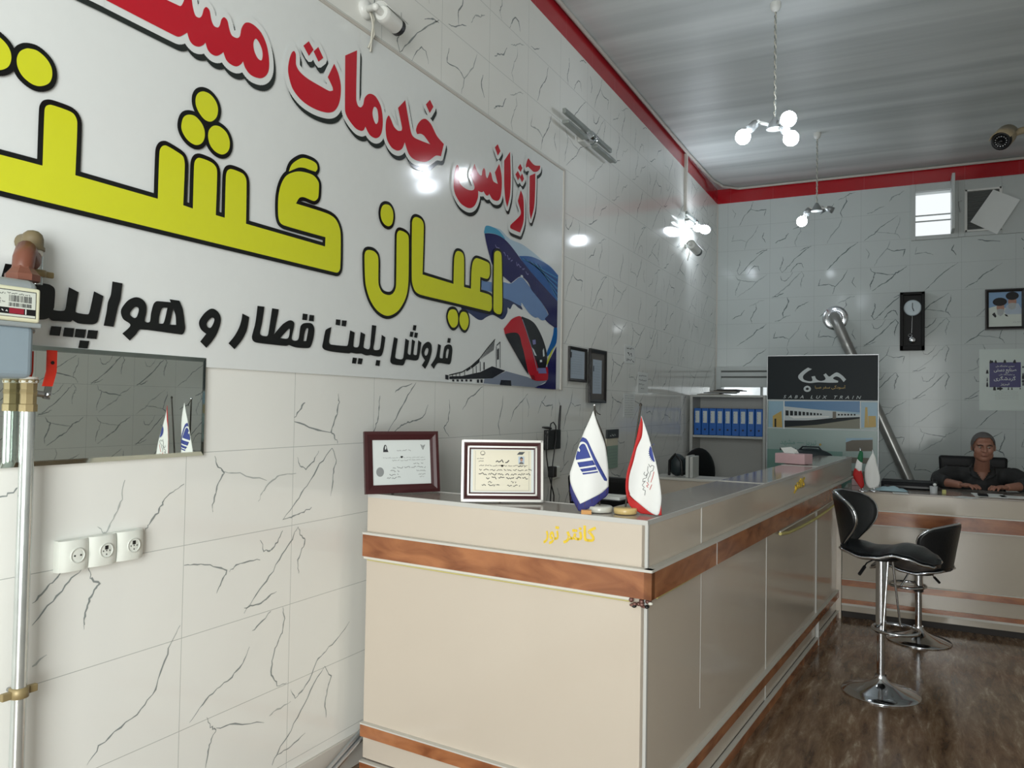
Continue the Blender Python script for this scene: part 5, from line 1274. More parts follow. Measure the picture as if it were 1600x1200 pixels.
# exhibition poster ---------------------------------------------------------
mat('poster_paper', (200, 212, 206), 0.35); mat('poster_navy', (36, 32, 104), 0.4)
a, b = bx(1530, 641), bx(1600, 545); w = .46; t = thing('poster', (a.x + w / 2, YB, a.z), 'pale poster with a navy square of white Persian lettering on the back wall', 'poster')
mb = MB(); mb.box((a.x, YB - .0025, a.z), (a.x + w, YB - .0008, b.z), 'poster_paper'); mb.build('sheet', t)
mb = MB(); n0, n1 = bx(1546, 605), bx(1595, 566); y_ = YB - .003
rect(mb, (n0.x, n0.z), (n1.x, n1.z), y_, 'poster_navy'); W_ = n1.x - n0.x; H_ = n1.z - n0.z
for i, (s_, u, v, ww, hh) in enumerate((('سومین نمایشگاه ملی', .2, .80, .6, .10), ('صنایع دستی', .14, .56, .72, .22), ('و نمایشگاه ملی', .3, .47, .5, .08), ('گردشگری', .14, .24, .70, .20), ('تبریز', .36, .06, .28, .11))):
    text(mb, s_, (n0.x + u * W_, y_ - .0006, n0.z + v * H_), (1, 0, 0), (0, 0, 1), ww * W_, 'paper', height=hh * H_, bold=.012, fa=True)
rr = random.Random(8)
for i in range(34):
    side = rr.choice('tblr'); u = rr.uniform(0, 1)
    cxp, czp = {'t': (n0.x + u * W_, n1.z + .01), 'b': (n0.x + u * W_, n0.z - .012), 'l': (n0.x - .02, n0.z + u * H_ * .9), 'r': (n1.x + .02, n0.z + u * H_ * .9)}[side]
    h = rr.uniform(.015, .045); ww = rr.uniform(.006, .014)
    mb.poly([[(cxp - ww, czp - h / 2), (cxp + ww, czp - h / 2), (cxp + ww * .5, czp + h * .3), (cxp, czp + h / 2), (cxp - ww * .6, czp + h * .25)]], lambda u, v: Vector((u, y_ - .0003 - i * .00002, v)), 'ink')
for i in range(5): scribble(mb, (n0.x + .05, y_, n0.z - .05 - i * .018), Vector((1, 0, 0)), Vector((0, 0, 1)), W_ * .75, .006, 'ink_light', i)
mb.build('printing', t)

# paper sheet taped across the vent -------------------------------------------
c = [bx(1552, 296, YB - .05), bx(1594, 312, YB - .05), bx(1558, 366, YB - .05), bx(1516, 347, YB - .05)]
mb = MB(); off = Vector((0, .002, 0)); mb.add(c + [p + off for p in c], [(0, 3, 2, 1), (4, 5, 6, 7), (0, 1, 5, 4), (1, 2, 6, 5), (2, 3, 7, 6), (3, 0, 4, 7)], 'paper')
tag(mb.build('paper_sheet', None, c[3]), 'crooked blank white paper sheet covering half of the vent by the high window', 'paper')

# roll-up display board ----------------------------------------------------------
mat('board_dark', (30, 38, 42), 0.4, spec=0.15); mat('board_pale', (150, 172, 168), 0.3); mat('board_teal', (106, 148, 138), 0.3); mat('print_sky', (58, 118, 166), 0.35); mat('print_sky_light', (140, 176, 196), 0.35)
mat('print_ground', (112, 112, 92), 0.4); mat('print_train', (190, 200, 202), 0.4); mat('print_gold', (186, 156, 70), 0.4); mat('print_brown', (110, 104, 92), 0.5)
BY = 8.0; x0, x1 = bx(1200, 557, BY).x, bx(1372, 556, BY).x; zt = bx(1286, 556, BY).z; zs, zp = bx(1200, 624, BY).z, bx(1200, 669, BY).z
bd = thing('display_board', ((x0 + x1) / 2, BY, FZ), 'tall display board with a dark header, white Persian logo and a train picture', 'sign')
mb = MB(); mb.bbox((x0, BY, FZ), (x1, BY + .06, zt), 'board_pale', .004)
for lo, hi in (((x0 - .008, FZ), (x0, zt)), ((x1, FZ), (x1 + .008, zt)), ((x0 - .008, zt), (x1 + .008, zt + .01))): mb.bbox((lo[0], BY - .006, lo[1]), (hi[0], BY + .066, hi[1]), 'aluminium', .002)
mb.build('panel', bd)
mb = MB(); y_ = BY - .001
rect(mb, (x0, zs), (x1, zt), y_, 'board_dark'); zX = q5(1180, 540, 7.273)
fb_ = lambda l: (lambda x, z: Vector((x, BY - .001 - l * .0006, z)))
def bpz(pts, k=5): return [(lambda w: (w.x, w.z))(onY(p.x, p.y, BY)) for p in cr_smooth(zX(pts), True, k)]
mb.poly([bpz([(600,250,1),(645,268,1),(590,300),(545,345),(552,385),(610,405),(650,398),(640,352,1),(678,345,1),(700,385),(750,402),(800,380),(775,332,1),(803,315,1),(840,352),(880,328),(930,305),(990,340),(1033,385,1),(1005,415,1),(965,368),(920,350),(885,375),(945,402,1),(940,420,1),(850,422),(760,418),(700,418),(620,425),(540,410),(495,375),(492,340),(540,290)])], fb_(2), 'print_train')
mb.poly([bpz([(592,456),(622,468),(634,492),(622,516),(592,526),(562,516),(550,492),(562,468)]), bpz([(592,476),(606,482),(610,492),(604,502),(592,506),(580,502),(574,492),(580,482)])], fb_(2), 'print_train')
a = onY(1180 + 320 / 7.273, 540 + 598 / 7.273, BY - .002); text(mb, 'SABA LUX TRAIN', a, (1, 0, 0), (0, 0, 1), (onY(1180 + 1205 / 7.273, 621, BY) - a).x, 'print_train', height=.03, shear=.3, space=1.9)
a = onY(1180 + 680 / 7.273, 540 + 497 / 7.273, BY - .002); text(mb, 'آسودگی سفر صبا', a, (1, 0, 0), (0, 0, 1), .27, 'print_gold', height=.04, fa=True)
mb.build('header', bd)
mb = MB(); fz = lambda x, z: onY(1180 + x / 7.273, 540 + z / 7.273, BY)
def pj(pts, mt, l): mb.poly([[(lambda w: (w.x, w.z))(fz(*p)) for p in pts]], fb_(l), mt)
rect(mb, (x0, zs - .016), (x1, zs), BY - .002, 'print_train'); rect(mb, (x0, zp), (x1, zp + .010), BY - .0022, 'print_train')
pj([(152,630),(1390,630),(1390,930),(152,930)], 'print_sky_light', 1); pj([(330,632),(1190,632),(1190,760),(330,700)], 'print_sky', 2)
pj([(330,850),(1190,810),(1190,945),(330,930)], 'print_ground', 2); pj([(330,690),(880,745),(1190,785),(1190,815),(880,830),(330,865)], 'print_train', 3)
pj([(330,850),(600,850),(880,822),(1190,812),(1190,828),(700,900),(330,925)], 'board_dark', 4)
pj([(380,800),(850,800),(830,815),(440,828)], 'paper', 5)
for i in range(10):
    x = 345 + i * 52 * (1 - i * .018); s_ = 1 - i * .05; pj([(x, 735 + i * 4), (x + 36 * s_, 738 + i * 4), (x + 36 * s_, 795 - i * .5), (x, 795 - i * .5)], 'board_dark', 5)
pj([(880,750),(920,750),(920,830),(880,832)], 'print_brown', 5)
for i in range(6): pj([(940 + i * 36, 775), (960 + i * 36, 777), (960 + i * 36, 795), (940 + i * 36, 795)], 'board_dark', 5)
for x in (322, 1190): pj([(x, 630), (x + 12, 630), (x + 12, 945), (x, 945)], 'paper', 6)
pj([(200,800),(300,740),(310,930),(200,925)], 'print_gold', 4); pj([(220,830),(240,830),(240,925),(220,925)], 'board_dark', 5); pj([(1250,700),(1275,700),(1285,930),(1240,930)], 'print_gold', 4); pj([(1285,800),(1370,800),(1375,925),(1285,930)], 'print_gold', 4)
mb.build('train_photo', bd)
mb = MB(); rect(mb, (x0, .9), (x1 - .30, 1.10), BY - .001, 'board_teal'); rect(mb, (x0, FZ + .02), (x1, .9), BY - .001, 'board_teal')
a = fz(280, 1190); text(mb, 'Mashhad — Tabriz', a + Vector((0, -.003, 0)), (1, 0, 0), (0, 0, 1), (fz(685, 1190) - a).x, 'ink', height=.028, bold=.02)
a = fz(285, 1135); text(mb, 'تبریز — مشهد', a + Vector((0, -.003, 0)), (1, 0, 0), (0, 0, 1), (fz(695, 1135) - a).x, 'board_teal', height=.06, bold=.01, fa=True)
mb.ball(fz(740, 1125) + Vector((0, -.002, 0)), .011, 'print_gold', (1, .1, 1), 8)
pj([(1030,1050),(1335,1050),(1335,1200),(1030,1200)], 'print_brown', 3); pj([(1030,1100),(1100,1075),(1335,1070),(1335,1050),(1030,1050)], 'print_sky_light', 4)
for q in ((1340, 705, 1398, 722), (1340, 726, 1398, 745)):
    p0 = onY(1325, q[1] + 6, BY); p1 = onY(1362, q[3] + 3, BY); rect(mb, (p0.x, p1.z), (p1.x, p0.z - .02), BY - .002, 'print_brown')
mb.build('lower_print', bd)

# shelf unit with ring binders ----------------------------------------------------
mat('shelf_white', (186, 188, 184), 0.4); mat('shelf_dark', (60, 60, 60), 0.5); mat('binder_blue', (20, 98, 184), 0.4); mat('binder_label', (206, 216, 218), 0.5)
SY = 8.3; sx0 = bx(1078, 617, SY).x; sx1 = bx(1197, 617, SY).x; szt = bx(1137, 617, SY).z; szm = bx(1137, 681, SY).z; D = .36
sh = thing('shelf_unit', ((sx0 + sx1) / 2, SY + D / 2, FZ), 'white metal-edged shelf unit holding a row of blue ring binders', 'shelf')
for xx in (sx0, sx1 - .03):
    mb = MB(); mb.bbox((xx, SY, FZ), (xx + .03, SY + D, szt), 'shelf_white', .003); mb.build('side_panel', sh)
mb = MB(); mb.box((sx0, SY + D, FZ), (sx1, SY + D + .012, szt), 'shelf_white'); mb.build('back_panel', sh)
for z in (szt - .025, szm - .025, .30, FZ + .06):
    mb = MB(); mb.bbox((sx0 + .031, SY + .002, z), (sx1 - .031, SY + D, z + .024), 'shelf_white', .003); mb.build('shelf', sh)
L0, L1 = sx0 + .036, sx1 - .036; n = 9; bw = (L1 - L0) / n
def binder():
    o = thing('ring_binder', (0, 0, 0), '', 'binder', 'blue ring binders on the shelf'); mb = MB()
    mb.bbox((-bw / 2 + .002, 0, 0), (bw / 2 - .002, .28, .285), 'binder_blue', .006); mb.build('cover', o)
    mb = MB(); mb.box((-bw * .27, -.0015, .13), (bw * .27, .0, .255), 'binder_label'); scribble(mb, (-bw * .2, -.002, .15), Vector((0, 0, 1)), Vector((-1, 0, 0)), .09, .012, 'ink_light', 2); mb.build('spine_label', o)
    mb = MB(); mb.lathe([(.010, 0), (.010, .001), (.006, .0015)], 'ink', (0, -.0002, .06), ax=(0, -1, 0), n=12); mb.build('finger_hole', o)
    return o
proto = binder(); words = ['leftmost', 'second from left', 'third from left', 'fourth from left', 'middle', 'fourth from right', 'third from right', 'second from right', 'rightmost']
for i in range(n):
    o = proto if i == 0 else copy_tree(proto)
    o.location = (L0 + bw * (i + .5), SY + .03 + .006 * (i % 3), szm); o['label'] = f'blue ring binder with a white spine label, {words[i]} of nine on the shelf'
# papers piled on the shelf top
mb = MB(); rr = random.Random(6)
for i in range(7):
    w = rr.uniform(.2, .33); x = sx0 + .06 + i * .035
    mb.bbox((0, 0, 0), (w, .26, .008), rr.choice(['print_brown', 'shelf_dark', 'paper']), .002, Matrix.Translation((x, SY + .04 + rr.uniform(0, .03), szt + .0005 + i * .0085)) @ Matrix.Rotation(rr.uniform(-.08, .08), 4, 'Z'))
tag(mb.build('paper_stack', None, (sx0 + .3, SY + .15, szt)), 'untidy flat stack of papers and folders on top of the shelf unit', 'papers')
mat('book_brown', (140, 96, 62), 0.6); mat('book_dark', (60, 44, 36), 0.6)
bpos = bx(1170, 745, SY + .1); zb = .302 + .024
for i in range(6):
    o = MB(); x = L1 - .33 + i * .052; h = .24 + .02 * (i % 3)
    o.bbox((x, SY + .06, .3245), (x + .045, SY + .26, .324 + h + .18), ('book_brown', 'book_dark', 'book_brown', 'frame_mahogany', 'book_dark', 'book_brown')[i], .003)
    tag(o.build('book', None, (x, SY + .06, .324)), f'tall {("brown","dark brown","tan","maroon","dark","light brown")[i]} spined book on the lower shelf, {("first","second","third","fourth","fifth","last")[i]} of the row at the right', 'book', 'books on the lower shelf')

# ================================================================== CHAIRS BEHIND THE COUNTER
mat('leather_black', (18, 19, 21), 0.5, spec=0.25, bump=0.15, bscale=120); mat('plastic_black', (20, 20, 22), 0.4); mat('seat_green', (120, 128, 62), 0.7)
def office_chair(x, y, rz, top, label, w=.48, arms=True):
    t = thing('office_chair', (x, y, FZ), label, 'chair'); M = Matrix.Translation((x, y, FZ)) @ Matrix.Rotation(rz, 4, 'Z')
    H = top - FZ
    mb = MB(); mb.bbox((-w / 2, -.24, .40), (w / 2, .22, .48), 'leather_black', .03, M, 4); mb.build('seat', t)
    bm = bmesh.new(); bmesh.ops.create_cube(bm, size=1)
    for v in bm.verts: v.co = Vector((v.co.x * w * (1.0 if v.co.z > 0 else .86), .25 + v.co.y * .07 + (v.co.z + .5) * .05, .56 + (v.co.z + .5) * (H - .56)))
    bmesh.ops.bevel(bm, geom=bm.edges[:], offset=.022, segments=3, profile=.5, affect='EDGES')
    mb = MB(); mb.addbm(bm, 'leather_black', M); mb.build('backrest', t)
    mb = MB(); mb.tube([M @ Vector(p) for p in ((0, .1, .43), (0, .27, .44), (0, .285, .62))], .022, 'plastic_black', 8); mb.build('back_support', t)
    mb = MB(); mb.tube([M @ Vector((0, 0, .09)), M @ Vector((0, 0, .40))], .026, 'chrome', 12); mb.build('gas_lift', t)
    for k in range(5):
        a = k * 2 * pi / 5; mb = MB(); e = Vector((.27 * cos(a), .27 * sin(a), .065)); mb.tube([M @ Vector((0, 0, .095)), M @ e], [.024, .016], 'plastic_black', 8)
        mb.lathe([(.012, -.022), (.028, -.018), (.028, .018), (.012, .022)], 'plastic_black', M @ Vector((e.x, e.y, .0285)), ax=M.to_3x3() @ Vector((-sin(a), cos(a), 0)), n=14); mb.build('leg', t)
    if arms:
        for s_ in (-1, 1):
            mb = MB(); mb.tube([M @ Vector(p) for p in ((s_ * (w / 2 - .04), .12, .46), (s_ * (w / 2 + .03), .12, .50), (s_ * (w / 2 + .03), .10, .67), (s_ * (w / 2 + .03), -.12, .68))], .017, 'plastic_black', 8); mb.build('armrest', t)
    return t
MANX, MANY = .52, 7.22
office_chair(.485, 7.27, radians(-2), 1.125, 'wide black office chair with a flat-topped back behind the seated man', w=.50)
office_chair(-1.34, 4.15, radians(168), 1.13, 'black office chair behind the reception counter, seen between the two white flags', w=.44)
cc = bx(1137, 728, 7.25)
def visitor_chair(x, y, rz, label):
    t = thing('visitor_chair', (x, y, FZ), label, 'chair'); M = Matrix.Translation((x, y, FZ)) @ Matrix.Rotation(rz, 4, 'Z')
    mb = MB(); mb.bbox((-.22, -.22, .44), (.22, .2, .49), 'seat_green', .02, M, 3); mb.build('seat', t)
    mb = MB(); mb.ball((0, 0, 0), .21, 'leather_black', (1.1, .22, 1.15), 22, M @ Matrix.Translation((0, .25, .93))); mb.build('backrest', t)
    for s_ in (-1, 1):
        mb = MB(); mb.tube([M @ Vector(p) for p in ((s_ * .2, -.2, 0.008), (s_ * .2, -.2, .44))], .012, 'plastic_black', 8); mb.build('leg', t)
        mb = MB(); mb.tube([M @ Vector(p) for p in ((s_ * .2, .24, 0.008), (s_ * .2, .18, .44), (s_ * .18, .24, .85))], .012, 'plastic_black', 8); mb.build('leg', t)
    return t
visitor_chair(cc.x - .05, 7.15, radians(62), 'chair with a rounded black back standing in front of the shelf unit')
# backpack and white folders on the return panel
a = onZ(1048, 748, .946); bk = thing('backpack', (a.x, 6.17, .945), 'small black backpack standing on the partition behind the counter', 'bag')
mb = MB(); mb.ball((a.x - .02, 6.18, 1.035), .085, 'bag_black', (.85, .6, 1.05), 18); mb.build('body', bk)
mb = MB(); mb.tube([(a.x - .07, 6.12, .955), (a.x - .065, 6.11, 1.07), (a.x - .02, 6.11, 1.125), (a.x + .03, 6.11, 1.07), (a.x + .035, 6.12, .955)], .011, 'plastic_black', 8); mb.build('strap', bk)
for i in range(2):
    mb = MB(); x = a.x + .07 + i * .032; mb.bbox((x, 6.08, .9455), (x + .026, 6.28, 1.115 - .005 * i), 'shelf_white', .003)
    tag(mb.build('folder', None, (x, 6.1, .9455)), ('white upright folder touching the black backpack', 'white upright folder to the right of another white folder')[i], 'folder', 'white folders beside the backpack')

# ================================================================== ON THE LOW DESK
def mini_flag(px0, label, parts, tip):
    """flag on a short chrome pole; parts are traced coloured cloth pieces"""
    b0 = onZ(*px0, DZ); n_ = (-Vector((b0.x, b0.y, 0))).normalized(); t = thing('table_flag', tuple(b0), label, 'flag')
    mb = MB(); mb.lathe([(.035, 0), (.036, .006), (.012, .012), (.0, .012)], 'chrome', b0 + Vector((0, 0, .0005)), n=20); mb.build('base', t)
    tp = onP(*tip, b0, n_); mb = MB(); mb.tube([b0 + Vector((0, 0, .01)), tp], .004, 'chrome', 6); mb.ball(tp, .007, 'chrome', n=8); mb.build('pole', t)
    c_ = Cloth(b0 + n_ * .012, n_, q5(1240, 700, 10), amp=.008, waves=60, curl=.02)
    for nm, pts, mt, lay in parts: c_.part(nm, t, pts, mt, lay, 3, .0016)
    return t, c_
t, c_ = mini_flag((1348, 768), 'small green, white and red national table flag on the low desk', [
    ('green_stripe', [(1035,40,1),(1080,60),(1085,150),(1075,230,1),(1040,215),(995,170,1),(1010,110)], 'flag_green', 0),
    ('white_stripe', [(995,170,1),(1040,215),(1075,230,1),(1068,300),(1060,350,1),(1020,360),(960,310,1),(975,230)], 'flag_white', 0),
    ('red_stripe', [(960,310,1),(1020,360),(1060,350,1),(1085,450),(1105,580,1),(1080,625),(1050,630,1),(1000,560),(945,480),(925,420,1),(940,350)], 'flag_red', 0)], (1344, 701))
mb = MB(); c_.ink(mb, [(1030,290),(1045,310),(1035,330),(1050,340)], 'flag_red', .008, .012); mb.build('emblem', t)
t, c_ = mini_flag((1366, 768), 'small white table flag with grey script beside the national flag on the low desk', [
    ('cloth', [(1240,60,1),(1280,150),(1310,280),(1340,400),(1350,500),(1320,600),(1250,620,1),(1180,620),(1130,560),(1110,450),(1115,330),(1150,220)], 'flag_white', 0)], (1363.5, 704))
mb = MB()
for pts in ([(1160,420),(1190,400),(1200,440),(1230,410)], [(1210,450),(1240,420),(1260,460),(1290,430)], [(1240,180),(1260,170),(1265,200)]): c_.ink(mb, pts, 'ink', .008, .012)
mb.build('emblem', t)
mat('mask_blue', (156, 184, 194), 0.8); mat('device_black', (12, 14, 20), 0.5, spec=0.15); mat('cup_grey', (186, 190, 192), 0.5); mat('note_yellow', (188, 186, 116), 0.6)
a = onZ(1385, 768, DZ); mb = MB()
bm = bmesh.new(); bmesh.ops.create_grid(bm, x_segments=16, y_segments=8, size=1)
for v in bm.verts:
    u, w_ = v.co.x, v.co.y; v.co = Vector((a.x + .03 + u * .11, a.y + .04 + w_ * .04, DZ + .004 + .032 * (1 - u * u) * (1 - w_ * w_) + .005 * sin(u * 9 + w_ * 4) * (1 - w_ * w_)))
mb.addbm(bm, 'mask_blue', smooth=True); o = one(mb, 'face_mask', (a.x, a.y + .04, DZ), 'crumpled pale blue face mask on the low desk', 'face mask')
md = o.modifiers.new('t', 'SOLIDIFY'); md.thickness = .0015; md.offset = 1
a = bx(1425, 762, 6.80); pr = thing('printer', (a.x, 6.8, DZ), 'low black printer on the desk to the left of the man', 'printer')
x0, x1 = bx(1377, 760, 6.7).x, bx(1466, 762, 6.7).x
mb = MB(); mb.bbox((x0, 6.66, DZ + .001), (x1, 6.92, DZ + .055), 'device_black', .006); mb.build('body', pr)
mb = MB(); mb.bbox((x0 + .02, 6.64, DZ + .012), (x1 - .02, 6.662, DZ + .03), 'plastic_black', .002); mb.build('paper_tray', pr)
a = onZ(1459, 771, DZ); pc = thing('pen_cup', (a.x, a.y + .02, DZ), 'small grey pen cup with a dark pen on the low desk', 'pen cup')
mb = MB(); mb.lathe([(.024, 0), (.026, .05), (.023, .05), (.021, .004), (0, .004)], 'cup_grey', (a.x, a.y + .02, DZ + .0005), n=18); mb.build('cup', pc)
mb = MB(); mb.tube([(a.x, a.y + .02, DZ + .008), (a.x - .008, a.y + .02, DZ + .11)], .004, 'plastic_black', 6); mb.build('pen', pc)
mb = MB(); mb.ball((a.x + .006, a.y + .024, DZ + .062), .014, 'paper', (1, 1, .8), 8); mb.build('tissue_wad', pc)
a = onZ(1475, 772, DZ); mb = MB(); mb.bbox((a.x - .012, a.y, DZ + .0005), (a.x + .014, a.y + .03, DZ + .03), 'note_yellow', .003); one(mb, 'note_block', (a.x, a.y, DZ), 'small yellow block of notes beside the pen cup', 'note block')
def paper(px, py, w, d, rz, label, z=0, mt='paper'):
    a = onZ(px, py, DZ); M = Matrix.Translation((a.x, a.y + d / 2, DZ + .0005 + z)) @ Matrix.Rotation(rz, 4, 'Z')
    mb = MB(); mb.bbox((-w / 2, -d / 2, 0), (w / 2, d / 2, .003), mt, .0008, M)
    for i in range(4): scribble(mb, M @ Vector((-w * .4, d * .3 - i * d * .2, .0034)), M.to_3x3() @ Vector((1, 0, 0)), M.to_3x3() @ Vector((0, 1, 0)), w * .7, .005, 'ink_light', i)
    return one(mb, 'document', (a.x, a.y, DZ + z), label, 'document', None)
paper(1407, 772, .10, .10, .1, 'white slip lying on the desk between the face mask and the printer')
paper(1511, 779, .12, .12, -.5, 'white paper turned askew in front of the hand at the left')
paper(1548, 777, .20, .24, .05, 'white document flat on the desk between the two hands of the man')
paper(1592, 779, .21, .15, .05, 'white document at the right edge of the picture under the forearm')
a = onZ(1537, 777, DZ); mb = MB(); mb.bbox((a.x - .03, a.y + .02, DZ + .005), (a.x + .03, a.y + .12, DZ + .017), 'device_black', .003); one(mb, 'calculator', (a.x, a.y, DZ), 'small dark calculator lying on the document between the hands', 'calculator')
a = onZ(1327, 760, DZ); mb = MB(); mb.bbox((a.x + .01, a.y + .12, DZ + .0005), (a.x + .08, a.y + .2, DZ + .05), 'tissue_pink', .004); mb.bbox((a.x + .02, a.y + .13, DZ + .05), (a.x + .07, a.y + .19, DZ + .056), 'flag_red', .002)
one(mb, 'small_box', (a.x, a.y + .1, DZ), 'small red-topped box on the low desk against the tall counter', 'box')

# ================================================================== MAN AT THE DESK
mat('skin', (150, 106, 88), 0.5, noise=0.05); mat('hair_grey', (88, 86, 85), 0.8, noise=0.25, nscale=80); mat('brow_dark', (60, 50, 46), 0.8)
mat('shirt_dark', (36, 37, 38), 0.8, bump=0.2, bscale=30); mat('trousers_dark', (34, 36, 44), 0.8); mat('eye_white', (170, 160, 150), 0.4); mat('shoe_black', (20, 20, 20), 0.35); mat('lip', (132, 82, 74), 0.5)
person = thing('person', (.54, 7.2, FZ), 'man with short grey hair and a dark open-collared shirt seated at the low desk', 'person')
HC = Vector((.538, 7.11, 1.222))
HM = Matrix.Translation(HC) @ Matrix.Rotation(radians(4), 4, 'Z') @ Matrix.Rotation(radians(4), 4, 'X')     # head looks slightly down at the camera
def fused(mb, name, parent, voxel, smooth=4):
    o = mb.build('tmp', None)
    r = o.modifiers.new('r', 'REMESH'); r.mode = 'VOXEL'; r.voxel_size = voxel; r.use_smooth_shade = True
    s_ = o.modifiers.new('s', 'SMOOTH'); s_.iterations = smooth; s_.factor = .5
    dg = bpy.context.evaluated_depsgraph_get(); me = bpy.data.meshes.new_from_object(o.evaluated_get(dg))
    bpy.data.objects.remove(o)
    out = MB(); out.v = [v.co.copy() for v in me.vertices]; out.f = [list(p.vertices) for p in me.polygons]
    out.mats = mb.mats[:1]; out.mi = [0] * len(out.f); out.sm = [True] * len(out.f); bpy.data.meshes.remove(me)
    return out.build(name, parent)
mb = MB()
def hb(c, r, sc): mb.ball(c, r, 'skin', sc, 20, HM)
hb((0, .012, .022), .088, (.86, 1.06, 1.0)); hb((0, -.022, -.035), .062, (.95, 1.0, 1.05)); hb((0, -.040, -.082), .036, (1.1, .95, .85)); hb((0, -.070, .028), .04, (1.35, .5, .5))
for s_ in (-1, 1):
    hb((s_ * .040, -.052, -.022), .030, (.9, .8, 1.1)); hb((s_ * .078, .008, -.002), .022, (.35, .8, 1.4)); hb((s_ * .013, -.093, -.024), .009, (1, 1, .8)); hb((s_ * .026, -.018, -.058), .044, (.95, 1, 1))
mb.tube([HM @ Vector(p) for p in ((0, -.083, .022), (0, -.100, -.014), (0, -.098, -.028))], [.009, .012, .014], 'skin', 10)
mb.tube([HM @ Vector(p) for p in ((-.022, -.083, -.055), (0, -.091, -.053), (.022, -.083, -.055))], [.007, .010, .007], 'skin', 8)
nb = Vector((.535, 7.20, 1.03))
mb.tube([HM @ Vector((0, .02, -.04)), HM @ Vector((0, .03, -.10)), nb + Vector((0, 0, .02)), nb + Vector((0, .02, -.06))], [.048, .050, .056, .07], 'skin', 16)
# torso core, arms, forearms and hands in one surface
mb.tube([(.535, 7.23, .97), (.53, 7.27, .78), (.53, 7.29, .60)], [.085, .11, .11], 'skin', 16)
AR = {-1: [(.355, 7.22, 1.005), (.235, 7.10, .955 - .0), (.225, 7.00, .948), (.335, 6.87, .944), (.372, 6.835, .942)],
      1: [(.715, 7.22, 1.005), (.825, 7.08, .955), (.815, 6.98, .948), (.70, 6.85, .944), (.665, 6.815, .942)]}
for s_, P in AR.items():
    mb.tube([(.535 + s_ * .1, 7.22, 1.0)] + P, [.05, .045, .040, .040, .029, .026], 'skin', 14)
    w = Vector(P[-1]); d = (w - Vector(P[-2])).normalized(); d.z = 0; sd = Vector((-d.y, d.x, 0)) * s_
    mb.ball(w + d * .045 + Vector((0, 0, .002)), .040, 'skin', (1.05, 1.05, .42), 14)
    for k in range(4):
        o0 = (k - 1.5) * .0195; L = (.072, .082, .078, .062)[k]
        b0 = w + d * .075 + sd * o0; m1 = b0 + d * L * .45 + sd * o0 * .15 + Vector((0, 0, .008)); m2 = b0 + d * L * .8 + sd * o0 * .2 + Vector((0, 0, -.008)); m3 = b0 + d * L * .9 + sd * o0 * .2 + Vector((0, 0, -.022))
        mb.tube([w + d * .04 + sd * o0 * .8, b0, m1, m2, m3], [.010, .0095, .009, .0085, .0075], 'skin', 8)
    th = -sd
    mb.tube([w + d * .02 + th * .022, w + d * .045 + th * .042 + Vector((0, 0, -.006)), w + d * .075 + th * .048 + Vector((0, 0, -.014)), w + d * .092 + th * .042 + Vector((0, 0, -.02))], [.012, .011, .010, .008], 'skin', 8)
fused(mb, 'body', person, .0052, 3)
# eyes, brows, lips
for s_ in (-1, 1):
    mb = MB(); mb.ball((s_ * .030, -.0755, .004), .0105, 'eye_white', (1, .7, .5), 12, HM); 
    mb.ball(HM @ Vector((s_ * .030, -.084, .004)), .0045, 'brow_dark', (1, .5, 1), 8); mb.build('eye', person)
    mb = MB(); mb.tube([HM @ Vector(p) for p in ((s_ * .014, -.090, .020), (s_ * .030, -.089, .027), (s_ * .050, -.074, .019))], [.003, .0045, .003], 'brow_dark', 6); mb.build('eyebrow', person)
mb = MB(); mb.tube([HM @ Vector(p) for p in ((-.023, -.083, -.055), (0, -.0975, -.054), (.023, -.083, -.055))], [.002, .0045, .002], 'lip', 6); mb.build('mouth', person)
# hair: cap over the crown and sides with a receding front
bm = bmesh.new(); bmesh.ops.create_uvsphere(bm, u_segments=36, v_segments=24, radius=.0935)
for v in bm.verts: v.co = Vector((v.co.x * .875, v.co.y * 1.06 + .014, v.co.z * 1.0 + .024))
def bald(c): return (c.y < -.045 and c.z < .085) or (c.z < -.045) or (c.y < -.015 and c.z < .03 and abs(c.x) < .074) or (c.y < -.032 and c.z < .048)
bmesh.ops.delete(bm, geom=[f for f in bm.faces if bald(f.calc_center_median())], context='FACES')
mb = MB(); mb.addbm(bm, 'hair_grey', HM, True); o = mb.build('hair', person); md = o.modifiers.new('t', 'SOLIDIFY'); md.thickness = .005; md.offset = 0
md = o.modifiers.new('s', 'SUBSURF'); md.levels = 1; md.render_levels = 1
# shirt
mb = MB()
mb.tube([(.535, 7.205, 1.035), (.535, 7.225, .97), (.53, 7.25, .84), (.53, 7.27, .72), (.53, 7.28, .62)], [.085, .145, .162, .168, .165], 'shirt_dark', 20)
for s_, P in AR.items():
    A = [Vector(p) for p in P]; mb.tube([(.535 + s_ * .08, 7.215, 1.01), A[0] + Vector((0, 0, .002)), A[1] + Vector((0, 0, .004)), A[2] + Vector((0, 0, .006)), A[2].lerp(A[3], .55) + Vector((0, 0, .004))], [.10, .082, .066, .056, .048], 'shirt_dark', 16)
    mb.ball(A[0] + Vector((-s_ * .02, 0, -.005)), .088, 'shirt_dark', (1.05, 1, .85), 16)
o = fused(mb, 'shirt', person, .008, 4)
me = o.data; bm = bmesh.new(); bm.from_mesh(me)                # open V neck
off = Vector(o['_w'])
def vneck(c):
    z = c.z; x = abs(c.x - .535); return c.y < 7.21 and z > .965 and x < (z - .965) * .62 + .004
bmesh.ops.delete(bm, geom=[f for f in bm.faces if vneck(f.calc_center_median() + off) or (f.calc_center_median() + off).z > 1.062], context='FACES')
bm.to_mesh(me); bm.free()
